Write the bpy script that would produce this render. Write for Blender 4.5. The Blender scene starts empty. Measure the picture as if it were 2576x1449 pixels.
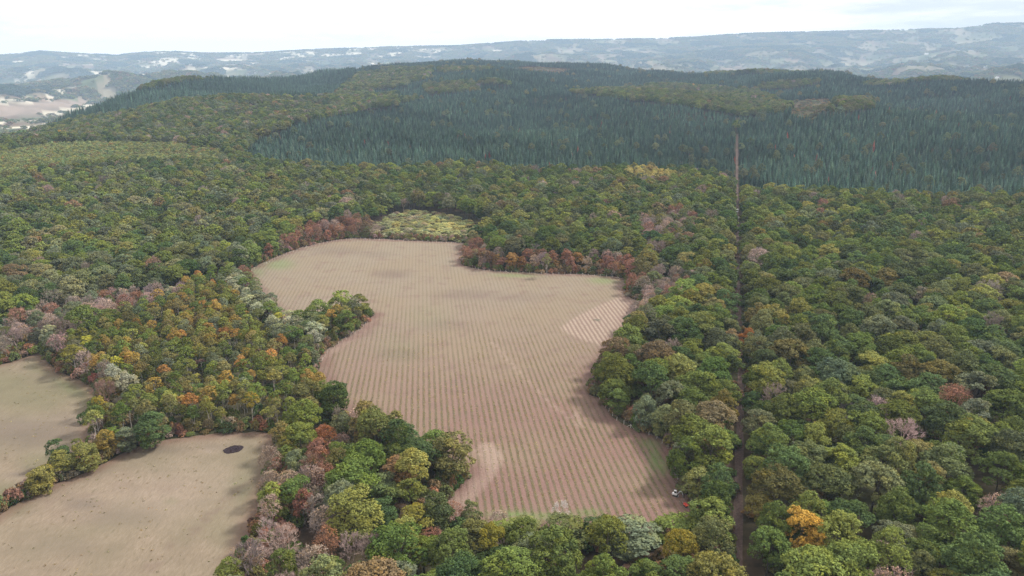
import bpy, bmesh, math, random
import numpy as np
from mathutils import Vector, Matrix
from mathutils.geometry import delaunay_2d_cdt

R = math.radians
random.seed(7)
rng = np.random.default_rng(7)
scene = bpy.context.scene
COL = scene.collection

# ------------------------------------------------------------------ camera
CAMH = 120.0
VW, VH = 2576.0, 1449.0                 # frame the plan was measured in
LENS = 26.0
FPX = LENS / 36.0 * VW
HOR = 170.0                             # row of the level horizon
TH = math.atan((VH / 2 - HOR) / FPX)    # downward pitch
CT, ST = math.cos(TH), math.sin(TH)
cam_d = bpy.data.cameras.new('camera')
cam_d.lens = LENS; cam_d.sensor_width = 36.0
cam_d.clip_start = 1.0; cam_d.clip_end = 60000.0
cam = bpy.data.objects.new('camera', cam_d); COL.objects.link(cam)
cam.location = (0, 0, CAMH); cam.rotation_euler = (math.pi / 2 - TH, 0, 0)
scene.camera = cam

# ------------------------------------------------------------------ sky, sun, exposure
SUN_EL, SUN_AZ = 46.0, 68.0             # azimuth clockwise from +Y
w = bpy.data.worlds.new('World'); scene.world = w; w.use_nodes = True
nt = w.node_tree; nt.nodes.clear(); L = nt.links.new
def nn(t, **k):
    n = nt.nodes.new(t)
    for a, b in k.items(): setattr(n, a, b)
    return n
out = nn('ShaderNodeOutputWorld'); bg = nn('ShaderNodeBackground'); bg.inputs[1].default_value = 0.1
sky = nn('ShaderNodeTexSky', sky_type='NISHITA'); sky.sun_disc = False
sky.sun_elevation = R(SUN_EL); sky.sun_rotation = R(SUN_AZ)
tc = nn('ShaderNodeTexCoord'); mp = nn('ShaderNodeMapping'); mp.inputs['Scale'].default_value = (1.6, 1.6, 11.0)
mp.inputs['Location'].default_value = (5.5076, 8.3578, 24.2168)
no = nn('ShaderNodeTexNoise'); no.inputs['Scale'].default_value = 1.5; no.inputs['Detail'].default_value = 7.0
no.inputs['Roughness'].default_value = 0.6
cr = nn('ShaderNodeValToRGB')
cr.color_ramp.elements[0].position = 0.35; cr.color_ramp.elements[0].color = (6.4, 6.6, 6.7, 1)
cr.color_ramp.elements[1].position = 0.52; cr.color_ramp.elements[1].color = (12.0, 11.2, 10.7, 1)
mix = nn('ShaderNodeMixRGB'); mix.inputs[0].default_value = 0.93
L(tc.outputs['Generated'], mp.inputs[0]); L(mp.outputs[0], no.inputs['Vector']); L(no.outputs[0], cr.inputs[0])
L(sky.outputs[0], mix.inputs[1]); L(cr.outputs[0], mix.inputs[2]); L(mix.outputs[0], bg.inputs[0]); L(bg.outputs[0], out.inputs[0])

sd = bpy.data.lights.new('sun', 'SUN'); sd.energy = 3.8; sd.angle = R(9); sd.color = (1.0, 0.95, 0.87)
so = bpy.data.objects.new('sun', sd); COL.objects.link(so)
so.rotation_euler = (math.pi / 2 - R(SUN_EL), 0, -R(SUN_AZ) + math.pi)
so.location = (300, 100, 600)
vs = scene.view_settings
vs.view_transform = 'Standard'; vs.look = 'None'; vs.gamma = 1.0; vs.use_curve_mapping = False; vs.exposure = 0.5
cy = scene.cycles
cy.max_bounces = 5; cy.diffuse_bounces = 3; cy.glossy_bounces = 1; cy.transmission_bounces = 3
cy.transparent_max_bounces = 4; cy.volume_bounces = 2; cy.use_denoising = True
cy.caustics_reflective = False; cy.caustics_refractive = False
try: cy.denoising_prefilter = 'NONE'
except Exception: pass

# ------------------------------------------------------------------ projection helpers (plan <-> ground)
def project(x, y, z):
    dz = z - CAMH
    zc = y * CT - dz * ST
    yc = y * ST + dz * CT
    zc = np.maximum(zc, 1e-3)
    return VW / 2 + FPX * x / zc, VH / 2 - FPX * yc / zc
def ray(u, v):
    a = (u - VW / 2) / FPX; b = (VH / 2 - v) / FPX
    return np.array([a, CT + b * ST, -ST + b * CT])
def at(u, v, z=0.0):
    d = ray(u, v); t = (z - CAMH) / d[2]
    return np.array([d[0] * t, d[1] * t])
def at_r(u, v, r):
    d = ray(u, v); t = r / math.hypot(d[0], d[1])
    return d[0] * t, d[1] * t, CAMH + d[2] * t
def az_of_u(u): return math.atan((u - VW / 2) * CT / FPX)

# smooth numpy noise (sum of sines)
class SN:
    def __init__(s, wl, seed, octaves=3):
        g = np.random.default_rng(seed); s.c = []
        for o in range(octaves):
            for k in range(5):
                a = g.uniform(0, 2 * math.pi); f = 2 * math.pi / (wl / 2 ** o) * g.uniform(.7, 1.3)
                s.c.append((f * math.cos(a), f * math.sin(a), g.uniform(0, 6.28), 0.55 ** o))
        s.n = math.sqrt(sum(c[3] ** 2 for c in s.c) / 2)
    def __call__(s, x, y):
        t = 0.0
        for a, b, p, m in s.c: t = t + m * np.sin(a * x + b * y + p)
        return t / s.n
def sstep(a, b, x):
    t = np.clip((x - a) / (b - a), 0, 1); return t * t * (3 - 2 * t)

# ------------------------------------------------------------------ terrain height
RIDGE = [(-500, 1250, 350), (0, 1300, 310), (200, 1500, 268), (330, 1700, 235), (450, 1900, 208), (600, 2150, 196),
         (760, 2400, 181), (1000, 2800, 153), (1180, 3000, 140), (1400, 2900, 149), (1550, 2800, 160), (1700, 2700, 173),
         (1850, 2600, 180), (2050, 2350, 174), (2120, 2300, 170), (2250, 2250, 182), (2400, 2150, 194), (2576, 2050, 205), (3100, 1900, 225)]
R_AZ = np.array([az_of_u(a) for a, b, c in RIDGE]); R_R = np.array([float(b) for a, b, c in RIDGE])
R_H = np.array([at_r(a, c, b)[2] - 21.0 for a, b, c in RIDGE])
FAR = [(-500, 150), (0, 142), (60, 137), (110, 131), (180, 136), (300, 141), (370, 133), (430, 131), (520, 136), (640, 135), (760, 128), (860, 124), (1000, 119),
       (1150, 117), (1300, 106), (1380, 102), (1500, 101), (1640, 99), (1750, 95), (1850, 87), (1950, 84), (2100, 81), (2250, 77), (2380, 74), (2450, 66), (2490, 61), (2576, 61), (3100, 64)]
F_AZ = np.array([az_of_u(a) for a, b in FAR]); F_H = np.array([at_r(a, b, 10500.)[2] for a, b in FAR])
n_loc = SN(620, 3); n_mid = SN(1500, 5, 4); n_big = SN(3600, 9, 3)
def edge_r(az): return np.interp(az, R_AZ, R_R)
def height(x, y):
    az = np.arctan2(x, y); r = np.hypot(x, y)
    re = np.interp(az, R_AZ, R_R); he = np.interp(az, R_AZ, R_H)
    t = np.clip((r - 650) / (re - 650), 0, 1)
    p = 0.35 * t * t * (3 - 2 * t) + 0.65 * t
    near = he * p + n_loc(x, y) * 8.0 * sstep(800, 1500, r)
    fh = np.interp(az, F_AZ, F_H)
    valley = np.interp(az, [-.6, -.1, .2, .6], [-75, -40, 0, -10])
    k = np.clip((r - 3600) / (10500 - 3600), 0, 1)
    far = valley + (fh - valley) * (0.55 * k * k + 0.45 * k ** 4)
    far = far + n_mid(x, y) * 40 * sstep(3000, 5200, r) * (1 - sstep(8200, 10000, r)) + n_big(x, y) * 24 * sstep(3500, 6000, r) * (1 - sstep(8200, 10000, r))
    far = far - 150 * sstep(10500, 15000, r)
    m = sstep(0, 1, (r - re - 20) / 750)
    back = sstep(2.0, 2.6, np.abs(az))
    return (near * (1 - m) + far * m) * (1 - back)

# ------------------------------------------------------------------ material helpers
class MatB:
    def __init__(s, name):
        s.m = bpy.data.materials.new(name); s.m.use_nodes = True
        s.t = s.m.node_tree; s.t.nodes.clear()
        s.o = s.t.nodes.new('ShaderNodeOutputMaterial')
    def n(s, t, **k):
        q = s.t.nodes.new(t)
        for a, b in k.items(): setattr(q, a, b)
        return q
    def l(s, a, b): s.t.links.new(a, b)
    def noise(s, vec, scale, detail=4, rough=.55):
        q = s.n('ShaderNodeTexNoise'); q.inputs['Scale'].default_value = scale; q.inputs['Detail'].default_value = detail
        q.inputs['Roughness'].default_value = rough
        if vec is not None: s.l(vec, q.inputs['Vector'])
        return q.outputs[0]
    def ramp(s, fac, stops):
        q = s.n('ShaderNodeValToRGB'); e = q.color_ramp.elements
        while len(e) < len(stops): e.new(.5)
        for i, (p, c) in enumerate(stops):
            e[i].position = p; e[i].color = (*c, 1) if len(c) == 3 else c
        s.l(fac, q.inputs[0]); return q.outputs[0]
    def mix(s, fac, a, b, mode='MIX'):
        q = s.n('ShaderNodeMixRGB', blend_type=mode)
        for i, v in enumerate((fac, a, b)):
            if hasattr(v, 'is_linked') or isinstance(v, bpy.types.NodeSocket): s.l(v, q.inputs[i])
            elif isinstance(v, (int, float)): q.inputs[i].default_value = v if i == 0 else (v, v, v, 1)
            else: q.inputs[i].default_value = (*v, 1)
        return q.outputs[0]
    def math(s, op, a, b=None, clamp=False):
        q = s.n('ShaderNodeMath', operation=op); q.use_clamp = clamp
        for i, v in enumerate((a, b)):
            if v is None: continue
            if isinstance(v, bpy.types.NodeSocket): s.l(v, q.inputs[i])
            else: q.inputs[i].default_value = v
        return q.outputs[0]
    def attr(s, name, kind='GEOMETRY'):
        q = s.n('ShaderNodeAttribute', attribute_type=kind); q.attribute_name = name; return q
    def principled(s, col, rough=.9, spec=.2, bump=None, bstr=.3, bdist=.1, metal=0.0):
        q = s.n('ShaderNodeBsdfPrincipled'); q.inputs['Roughness'].default_value = rough
        q.inputs['Specular IOR Level'].default_value = spec; q.inputs['Metallic'].default_value = metal
        if isinstance(col, bpy.types.NodeSocket): s.l(col, q.inputs[0])
        else: q.inputs[0].default_value = (*col, 1)
        if bump is not None:
            b = s.n('ShaderNodeBump'); b.inputs['Strength'].default_value = bstr; b.inputs['Distance'].default_value = bdist
            s.l(bump, b.inputs['Height']); s.l(b.outputs[0], q.inputs['Normal'])
        s.l(q.outputs[0], s.o.inputs[0]); return s.m

def leaf_mat(name, tr=.25):
    b = MatB(name)
    tint = b.attr('tint', 'INSTANCER').outputs['Color']
    lv = b.attr('leafvar').outputs['Fac']
    hu = b.attr('leafhue').outputs['Fac']
    warm = b.mix(1.0, tint, (1.32, 1.10, .66), 'MULTIPLY')
    c = b.mix(b.math('MULTIPLY', hu, .8), tint, warm)
    g = b.n('ShaderNodeCombineColor'); s = b.math('ADD', b.math('MULTIPLY', lv, 0.95), 0.55)
    for i in range(3): b.l(s, g.inputs[i])
    c = b.mix(1.0, c, g.outputs[0], 'MULTIPLY')
    d = b.n('ShaderNodeBsdfDiffuse'); t = b.n('ShaderNodeBsdfTranslucent'); m = b.n('ShaderNodeMixShader')
    m.inputs[0].default_value = tr
    b.l(c, d.inputs[0]); b.l(c, t.inputs[0]); b.l(d.outputs[0], m.inputs[1]); b.l(t.outputs[0], m.inputs[2]); b.l(m.outputs[0], b.o.inputs[0])
    return b.m
M_LEAF = leaf_mat('leaf', .16)
M_NEEDLE = leaf_mat('needle', .08)
def bark(name, c1, c2):
    b = MatB(name); tcn = b.n('ShaderNodeTexCoord')
    f = b.noise(tcn.outputs['Object'], 3.0)
    return b.principled(b.ramp(f, [(.3, c1), (.7, c2)]), .95, .1)
M_BARK = bark('bark', (.06, .05, .04), (.13, .11, .09))
M_PALEBARK = bark('pale_bark', (.25, .22, .19), (.48, .44, .39))
def twig_mat():
    b = MatB('twig'); t = b.attr('tint', 'INSTANCER').outputs['Color']
    tcn = b.n('ShaderNodeTexCoord'); f = b.noise(tcn.outputs['Object'], 2.0)
    g = b.ramp(f, [(.3, (.7, .7, .7)), (.7, (1.2, 1.2, 1.2))])
    return b.principled(b.mix(1.0, t, g, 'MULTIPLY'), .95, .1)
M_TWIG = twig_mat()
def plain(name, c, rough=.6, spec=.3, metal=0.0, var=.12, sc=4.0):
    b = MatB(name); tcn = b.n('ShaderNodeTexCoord'); f = b.noise(tcn.outputs['Object'], sc)
    lo = tuple(x * (1 - var) for x in c); hi = tuple(min(1, x * (1 + var)) for x in c)
    return b.principled(b.ramp(f, [(.3, lo), (.7, hi)]), rough, spec, metal=metal)

# ------------------------------------------------------------------ mesh helpers
def mesh_np(name, v, f, mats=(), fmat=None, attrs=None):
    me = bpy.data.meshes.new(name)
    v = np.asarray(v, dtype=np.float32); 
    if isinstance(f, np.ndarray):
        nf, k = f.shape
        me.vertices.add(len(v)); me.vertices.foreach_set('co', v.ravel())
        me.loops.add(nf * k); me.loops.foreach_set('vertex_index', f.astype(np.int32).ravel())
        me.polygons.add(nf); me.polygons.foreach_set('loop_start', np.arange(0, nf * k, k, dtype=np.int32))
        me.update(calc_edges=True)
    else:
        me.from_pydata(v.tolist(), [], f); me.update()
    for m in mats: me.materials.append(m)
    if fmat is not None: me.polygons.foreach_set('material_index', np.asarray(fmat, dtype=np.int32))
    for nme, (typ, dat) in (attrs or {}).items():
        a = me.attributes.new(nme, typ, 'POINT')
        key = {'FLOAT': 'value', 'FLOAT_VECTOR': 'vector', 'FLOAT_COLOR': 'color', 'INT': 'value'}[typ]
        a.data.foreach_set(key, np.asarray(dat, dtype=np.int32 if typ == 'INT' else np.float32).ravel())
    return me
def link(name, data, parent=None, loc=None):
    o = bpy.data.objects.new(name, data); COL.objects.link(o)
    if parent is not None: o.parent = parent
    if loc is not None: o.location = loc
    return o
def tag(o, label=None, cat=None, group=None, kind=None):
    if label: o['label'] = label
    if cat: o['category'] = cat
    if group: o['group'] = group
    if kind: o['kind'] = kind
    return o
class MB:
    """collects boxes, prisms and tubes into one mesh"""
    def __init__(s): s.v = []; s.f = []
    def add(s, vs, fs):
        b = len(s.v); s.v += [tuple(p) for p in vs]; s.f += [tuple(i + b for i in q) for q in fs]
    def box(s, c, d, rot=None, taper=(1, 1)):
        pts = []
        for sz in (-1, 1):
            tx, ty = taper if sz > 0 else (1, 1)
            for sx, sy in ((-1, -1), (1, -1), (1, 1), (-1, 1)):
                p = Vector((sx * d[0] / 2 * tx, sy * d[1] / 2 * ty, sz * d[2] / 2))
                if rot is not None: p = rot @ p
                pts.append(p + Vector(c))
        s.add(pts, [(3, 2, 1, 0), (4, 5, 6, 7), (0, 1, 5, 4), (1, 2, 6, 5), (2, 3, 7, 6), (3, 0, 4, 7)]); return s
    def prism(s, prof, y0, y1, chamfer=0.0):
        n = len(prof); cx = sum(p[0] for p in prof) / n; cz = sum(p[1] for p in prof) / n
        k = 1 - chamfer
        rows = [(y0, k), (y0 + (y1 - y0) * .12, 1), (y1 - (y1 - y0) * .12, 1), (y1, k)] if chamfer else [(y0, 1), (y1, 1)]
        pts = [(cx + (p[0] - cx) * q, y, cz + (p[1] - cz) * q) for y, q in rows for p in prof]
        fs = [tuple(range(n)), tuple(reversed(range((len(rows) - 1) * n, len(rows) * n)))]
        for r in range(len(rows) - 1):
            for i in range(n):
                j = (i + 1) % n; fs.append((r * n + j, r * n + i, (r + 1) * n + i, (r + 1) * n + j))
        s.add(pts, fs); return s
    def tube(s, a, b, ra, rb=None, n=8):
        a = Vector(a); b = Vector(b); rb = ra if rb is None else rb
        d = (b - a).normalized(); u = d.orthogonal().normalized(); w_ = d.cross(u)
        pts = [p + (u * math.cos(t) + w_ * math.sin(t)) * q for p, q in ((a, ra), (b, rb)) for t in [2 * math.pi * i / n for i in range(n)]]
        s.add(pts, [tuple(reversed(range(n))), tuple(range(n, 2 * n))] + [(i, (i + 1) % n, n + (i + 1) % n, n + i) for i in range(n)]); return s
    def obj(s, name, mat, parent=None, smooth=False):
        me = bpy.data.meshes.new(name); me.from_pydata(s.v, [], s.f); me.update(); me.materials.append(mat)
        if smooth: me.polygons.foreach_set('use_smooth', [True] * len(me.polygons))
        return link(name, me, parent)

# ------------------------------------------------------------------ the plan of the fields (measured points -> ground)
def world_poly(pts):
    return np.array([at(p[0], p[1], p[2] if len(p) > 2 else 0.0) for p in pts])
def smooth_poly(P, step=2.0, jit=.35, closed=True):
    n = len(P); outp = []
    for i in range(n):
        p0, p1, p2, p3 = P[(i - 1) % n], P[i], P[(i + 1) % n], P[(i + 2) % n]
        m = max(1, int(np.linalg.norm(p2 - p1) / step))
        for k in range(m):
            t = k / m
            # centripetal-ish: blend of Catmull-Rom and straight keeps corners tame
            c = .5 * ((2 * p1) + (-p0 + p2) * t + (2 * p0 - 5 * p1 + 4 * p2 - p3) * t * t + (-p0 + 3 * p1 - 3 * p2 + p3) * t ** 3)
            q = .6 * c + .4 * (p1 + (p2 - p1) * t)
            outp.append(q + rng.normal(0, jit, 2))
    return np.array(outp)
def inside(px, py, P):
    x0, y0 = P[:, 0], P[:, 1]; x1, y1 = np.roll(x0, -1), np.roll(y0, -1)
    r = np.zeros(len(px), bool)
    for a, b, c, d in zip(x0, y0, x1, y1):
        k = ((b > py) != (d > py))
        if k.any(): r ^= k & (px < (c - a) * (py - b) / ((d - b) if d != b else 1e-9) + a)
    return r
def dist_poly(px, py, P):
    x0, y0 = P[:, 0], P[:, 1]; x1, y1 = np.roll(x0, -1), np.roll(y0, -1)
    best = np.full(len(px), 1e9)
    for a, b, c, d in zip(x0, y0, x1, y1):
        dx, dy = c - a, d - b; L2 = dx * dx + dy * dy + 1e-9
        t = np.clip(((px - a) * dx + (py - b) * dy) / L2, 0, 1)
        best = np.minimum(best, np.hypot(px - a - t * dx, py - b - t * dy))
    return best

T1 = 13.0
MAIN = world_poly([(613, 683), (640, 672), (700, 644), (760, 622), (830, 606), (900, 599), (1000, 603), (1090, 607), (1172, 612), (1164, 648),
    (1160, 664), (1200, 676), (1280, 684), (1370, 687), (1450, 689), (1530, 694), (1572, 702), (1578, 742), (1608, 766), (1575, 800, 8), (1530, 828, 12),
    (1500, 858, T1), (1484, 915, T1), (1478, 955, 6), (1508, 1003), (1545, 1052), (1600, 1080), (1650, 1096), (1692, 1132), (1703, 1180), (1714, 1230), (1745, 1280),
    (1745, 1322, 2), (1560, 1330, 2), (1400, 1332, 2), (1240, 1326, 2), (1120, 1300, 2), (1110, 1285, 0), (1160, 1215, 0), (1178, 1160, 4), (1178, 1110, T1), (1130, 1080, T1), (1050, 1047, T1),
    (990, 1026, T1), (940, 1003, T1), (870, 990, 8), (800, 985, 2), (800, 950, 2), (804, 905, 0), (822, 880), (860, 855), (905, 828), (930, 800), (938, 765, 6),
    (915, 740, 10), (880, 745, 10), (840, 758, 10), (780, 776, 10), (722, 780, 10), (690, 742, 9), (645, 708, 8)])
M1 = world_poly([(-260, 960), (0, 918), (60, 900), (105, 887), (128, 908, 3), (200, 940, 3), (242, 968, 2), (246, 1010, 3), (228, 1060, 5), (205, 1095, 6), (150, 1125, 5),
    (100, 1170, 4), (64, 1218, 2), (30, 1262, 0), (-80, 1330, 0), (-300, 1400, 0)])
M2 = world_poly([(-60, 1330), (60, 1256), (120, 1226), (200, 1196), (280, 1156), (330, 1131), (400, 1110), (480, 1097), (600, 1087), (688, 1092), (690, 1130, 2),
    (672, 1165, 6), (640, 1235, 8), (605, 1305, 9), (565, 1385, 9), (520, 1450, 9), (440, 1600, 5), (-300, 1700, 0), (-300, 1430, 0)])
P_MAIN, P_M1, P_M2 = smooth_poly(MAIN), smooth_poly(M1), smooth_poly(M2)
FIELDS = [P_MAIN, P_M1, P_M2]
TRACK = [at(1857, 1560), at(1857, 1449), at(1856, 1330), at(1858, 1200), at(1861, 1080), at(1864, 930), at(1862, 880), at(1858, 780), at(1855, 640), at(1855, 535), at(1853, 480)]
# carry the track on over the rising ground along the same column
TR = [np.array(p) for p in TRACK]
d_end = TR[-1] - np.array(at(1856, 700)); d_end = d_end / np.linalg.norm(d_end)
for k in range(1, 45): TR.append(TR[10] + d_end * 20.0 * k)
TR = np.array([p for p in TR if project(p[0], p[1], height(p[0], p[1]))[1] > 330])
def dist_track(px, py):
    best = np.full(len(px), 1e9)
    for (a, b), (c, d) in zip(TR[:-1], TR[1:]):
        dx, dy = c - a, d - b; L2 = dx * dx + dy * dy + 1e-9
        t = np.clip(((px - a) * dx + (py - b) * dy) / L2, 0, 1)
        best = np.minimum(best, np.hypot(px - a - t * dx, py - b - t * dy))
    return best

# ------------------------------------------------------------------ ground sheet
# far fields: a jittered-grid Voronoi pattern computed once and used for colour and hedges alike
CELL = 150.0
vg = np.random.default_rng(21)
NG = 260
VJ = vg.uniform(.12, .88, (NG, NG, 2)); VC = vg.uniform(0, 1, (NG, NG, 3))
def voro(x, y):
    xs, ys = x / CELL + 130 + .35 * np.sin(y / 330.0), (y / (CELL * .8)) + 20 + .35 * np.sin(x / 410.0)
    ix, iy = np.floor(xs).astype(int), np.floor(ys).astype(int)
    d1 = np.full(x.shape, 9e9); d2 = np.full(x.shape, 9e9); ci = np.zeros(x.shape + (2,), int)
    for a in (-1, 0, 1):
        for b in (-1, 0, 1):
            jx, jy = np.clip(ix + a, 0, NG - 1), np.clip(iy + b, 0, NG - 1)
            J = VJ[jx, jy]; d = np.hypot(jx + J[..., 0] - xs, jy + J[..., 1] - ys)
            n1 = d < d1
            d2 = np.where(n1, d1, np.minimum(d2, d)); d1 = np.where(n1, d, d1)
            ci[..., 0] = np.where(n1, jx, ci[..., 0]); ci[..., 1] = np.where(n1, jy, ci[..., 1])
    return (d2 - d1), VC[ci[..., 0], ci[..., 1]]
n_wood = SN(620, 31, 3)
def field_colour(x, y):
    e, c = voro(x, y)
    az = np.arctan2(x, y)
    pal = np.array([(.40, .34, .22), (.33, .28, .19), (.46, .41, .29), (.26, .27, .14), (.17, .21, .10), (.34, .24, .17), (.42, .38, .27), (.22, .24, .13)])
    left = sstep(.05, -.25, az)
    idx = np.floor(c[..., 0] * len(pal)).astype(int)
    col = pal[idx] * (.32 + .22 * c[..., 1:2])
    pale = np.array((.50, .46, .37)) * (.85 + .3 * c[..., 1:2])  # sunlit patches of the left valley, put into the field colour
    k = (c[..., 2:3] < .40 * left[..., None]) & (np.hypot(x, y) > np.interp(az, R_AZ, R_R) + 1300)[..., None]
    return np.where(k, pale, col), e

angs = np.concatenate([np.arange(-178, -44, 6.0), np.arange(-44, 44.01, .11), np.arange(48, 180, 6.0)])
rads = [3.0]
while rads[-1] < 15500: rads.append(rads[-1] * (1.05 if rads[-1] < 200 else 1.022))
rads = np.array(rads)
A, RR = np.meshgrid(np.radians(angs), rads)
GX, GY = np.sin(A) * RR, np.cos(A) * RR
GZ = height(GX, GY)
na, nr = len(angs), len(rads)
idx = np.arange(na * nr).reshape(nr, na)
q = np.stack([idx[:-1, :-1], idx[:-1, 1:], idx[1:, 1:], idx[1:, :-1]], -1).reshape(-1, 4)[:, ::-1]
wrap = np.stack([idx[:-1, -1], idx[:-1, 0], idx[1:, 0], idx[1:, -1]], -1)[:, ::-1]
gf = np.concatenate([q, wrap])
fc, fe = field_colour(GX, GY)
re_g = np.interp(A, R_AZ, R_R)
gu, gv = project(GX, GY, GZ)
bf = inside(gu.ravel(), gv.ravel(), np.array([(-200, 268), (60, 258), (235, 251), (222, 262), (120, 284), (-200, 306)], float)).reshape(gu.shape)
fc = np.where(bf[..., None], np.array((.23, .18, .145)), fc)
fm = sstep(60, 160, RR - re_g)
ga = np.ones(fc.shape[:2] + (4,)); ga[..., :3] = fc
b = MatB('ground'); tcn = b.n('ShaderNodeTexCoord')
f1 = b.noise(tcn.outputs['Object'], .35, 6, .65); f2 = b.noise(tcn.outputs['Object'], .012, 4)
litter = b.ramp(f1, [(.3, (.035, .026, .018)), (.55, (.075, .05, .034)), (.8, (.12, .085, .055))])
litter = b.mix(b.ramp(f2, [(.4, (0, 0, 0)), (.65, (1, 1, 1))]), litter, (.06, .065, .03))
fcol = b.attr('fieldcol').outputs['Color']
vfar = b.ramp(b.noise(tcn.outputs['Object'], .006, 6, .6), [(.3, (.72, .74, .7)), (.7, (1.22, 1.2, 1.2))])
fcol = b.mix(1.0, fcol, vfar, 'MULTIPLY')
M_GROUND = b.principled(b.mix(b.attr('farmask').outputs['Fac'], litter, fcol), .95, .05)
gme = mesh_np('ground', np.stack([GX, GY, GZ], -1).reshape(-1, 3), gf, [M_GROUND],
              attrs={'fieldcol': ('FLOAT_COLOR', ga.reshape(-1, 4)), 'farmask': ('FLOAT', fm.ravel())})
gme.polygons.foreach_set('use_smooth', [True] * len(gme.polygons))
tag(link('ground', gme), kind='structure')

# ------------------------------------------------------------------ field sheets
ROW_AZ = az_of_u(1060.0)                # the planting rows run to this bearing
RCOS, RSIN = math.cos(ROW_AZ), math.sin(ROW_AZ)
ROWW = 2.15
def row_coord(x, y): return x * RCOS - y * RSIN
def blobs(px, py, lst):
    """soft ellipses on the plan, given in measured points: (u, v, ru, rv, strength)"""
    u, v = project(px, py, 0.0); m = np.zeros(len(px))
    for (cu, cv, ru, rv, s) in lst:
        m = np.maximum(m, s * np.exp(-(((u - cu) / ru) ** 2 + ((v - cv) / rv) ** 2) ** 1.5))
    return m
def streaks(px, py, lst):
    """soft bands along measured polylines: (pts, half width in metres, strength)"""
    m = np.zeros(len(px))
    for pts, hw, s in lst:
        P = smooth_poly(np.array([at(*p) for p in pts]), 4.0, .15)[:-max(1, int(np.linalg.norm(at(*pts[0]) - at(*pts[-1])) / 4.0))]
        best = np.full(len(px), 1e9)
        for (a, b_), (c, d) in zip(P[:-1], P[1:]):
            dx, dy = c - a, d - b_; L2 = dx * dx + dy * dy + 1e-9
            t = np.clip(((px - a) * dx + (py - b_) * dy) / L2, 0, 1)
            best = np.minimum(best, np.hypot(px - a - t * dx, py - b_ - t * dy))
        m = np.maximum(m, s * (1 - sstep(hw * .5, hw * 1.3, best)))
    return m
def sheet(name, P, spacing, z, mat, masks):
    lo, hi = P.min(0), P.max(0)
    xs, ys = np.meshgrid(np.arange(lo[0], hi[0], spacing), np.arange(lo[1], hi[1], spacing))
    gx = xs.ravel() + rng.uniform(-.3, .3, xs.size) * spacing; gy = ys.ravel() + rng.uniform(-.3, .3, xs.size) * spacing
    k = inside(gx, gy, P); gx, gy = gx[k], gy[k]
    k = dist_poly(gx, gy, P) > spacing * .5; gx, gy = gx[k], gy[k]
    n = len(P)
    pts = [Vector(p) for p in P] + [Vector((a, c)) for a, c in zip(gx, gy)]
    vo, _, fo, *_ = delaunay_2d_cdt(pts, [(i, (i + 1) % n) for i in range(n)], [list(range(n))], 1, 1e-4)
    v = np.array([(p.x, p.y) for p in vo])
    at_ = masks(v[:, 0], v[:, 1])
    zz = np.full(len(v), z)
    me = mesh_np(name, np.column_stack([v, zz]), [tuple(f) for f in fo], [mat], attrs={k: ('FLOAT', d) for k, d in at_.items()})
    me.polygons.foreach_set('use_smooth', [True] * len(me.polygons))
    up = sum(p.normal.z for p in me.polygons[:50] )
    if up < 0: me.flip_normals()
    return tag(link(name, me), kind='structure')
PALE_PLOT = world_poly([(1405, 826), (1440, 800), (1500, 770), (1560, 745), (1600, 765), (1600, 800, 4), (1560, 830, 8), (1540, 850, 8), (1500, 866), (1460, 855), (1425, 838)])
def main_masks(x, y):
    u, v = project(x, y, 0.0)
    plot = inside(x, y, PALE_PLOT).astype(float) * sstep(0, 2.0, dist_poly(x, y, PALE_PLOT) + .4)
    e = dist_poly(x, y, MAIN)
    soil = sstep(640, 1150, v)                                     # grass cover thins towards the near end
    soil = np.clip(soil + blobs(x, y, [(1500, 1040, 90, 60, .5), (1660, 1250, 90, 90, .6)]), 0, 1)
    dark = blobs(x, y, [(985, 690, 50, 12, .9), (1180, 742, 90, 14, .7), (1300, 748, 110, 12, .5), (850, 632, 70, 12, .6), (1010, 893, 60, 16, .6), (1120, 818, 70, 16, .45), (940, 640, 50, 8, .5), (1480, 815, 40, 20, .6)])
    straw = streaks(x, y, [([(1130, 1290), (1190, 1225), (1228, 1185), (1245, 1150), (1225, 1125), (1190, 1115)], 3.0, 1.0), ([(1120, 1300), (1180, 1240)], 4.0, .6), ([(1140, 1292), (1205, 1228), (1238, 1180), (1252, 1140)], .8, .8), ([(1185, 1130), (1215, 1150), (1222, 1178), (1195, 1215)], .6, .7),
                           ([(1240, 860), (1290, 920), (1370, 1000), (1440, 1060)], .7, .55), ([(805, 905), (860, 868), (905, 836), (935, 800)], 2.5, .8),
                           ([(1450, 1040), (1460, 1075), (1480, 1100)], 1.2, .6)])
    straw = np.maximum(straw, blobs(x, y, [(1200, 1150, 26, 16, .2), (1500, 1040, 40, 14, .2)]))
    green = blobs(x, y, [(1650, 1155, 14, 30, 1.0), (1668, 1175, 10, 22, .9), (1640, 1115, 30, 14, .7), (1290, 1295, 60, 9, .8), (1390, 1300, 70, 9, .7), (1480, 1290, 40, 10, .5), (1300, 692, 60, 6, .5), (1520, 705, 40, 10, .5),
                         (700, 665, 40, 14, .5), (640, 685, 25, 14, .4), (1000, 880, 60, 40, .12), (1080, 800, 60, 40, .10)])
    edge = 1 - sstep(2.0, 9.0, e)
    return {'plot': plot, 'soil': soil, 'dark': dark, 'straw': straw, 'green': green, 'edge': edge}
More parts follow.
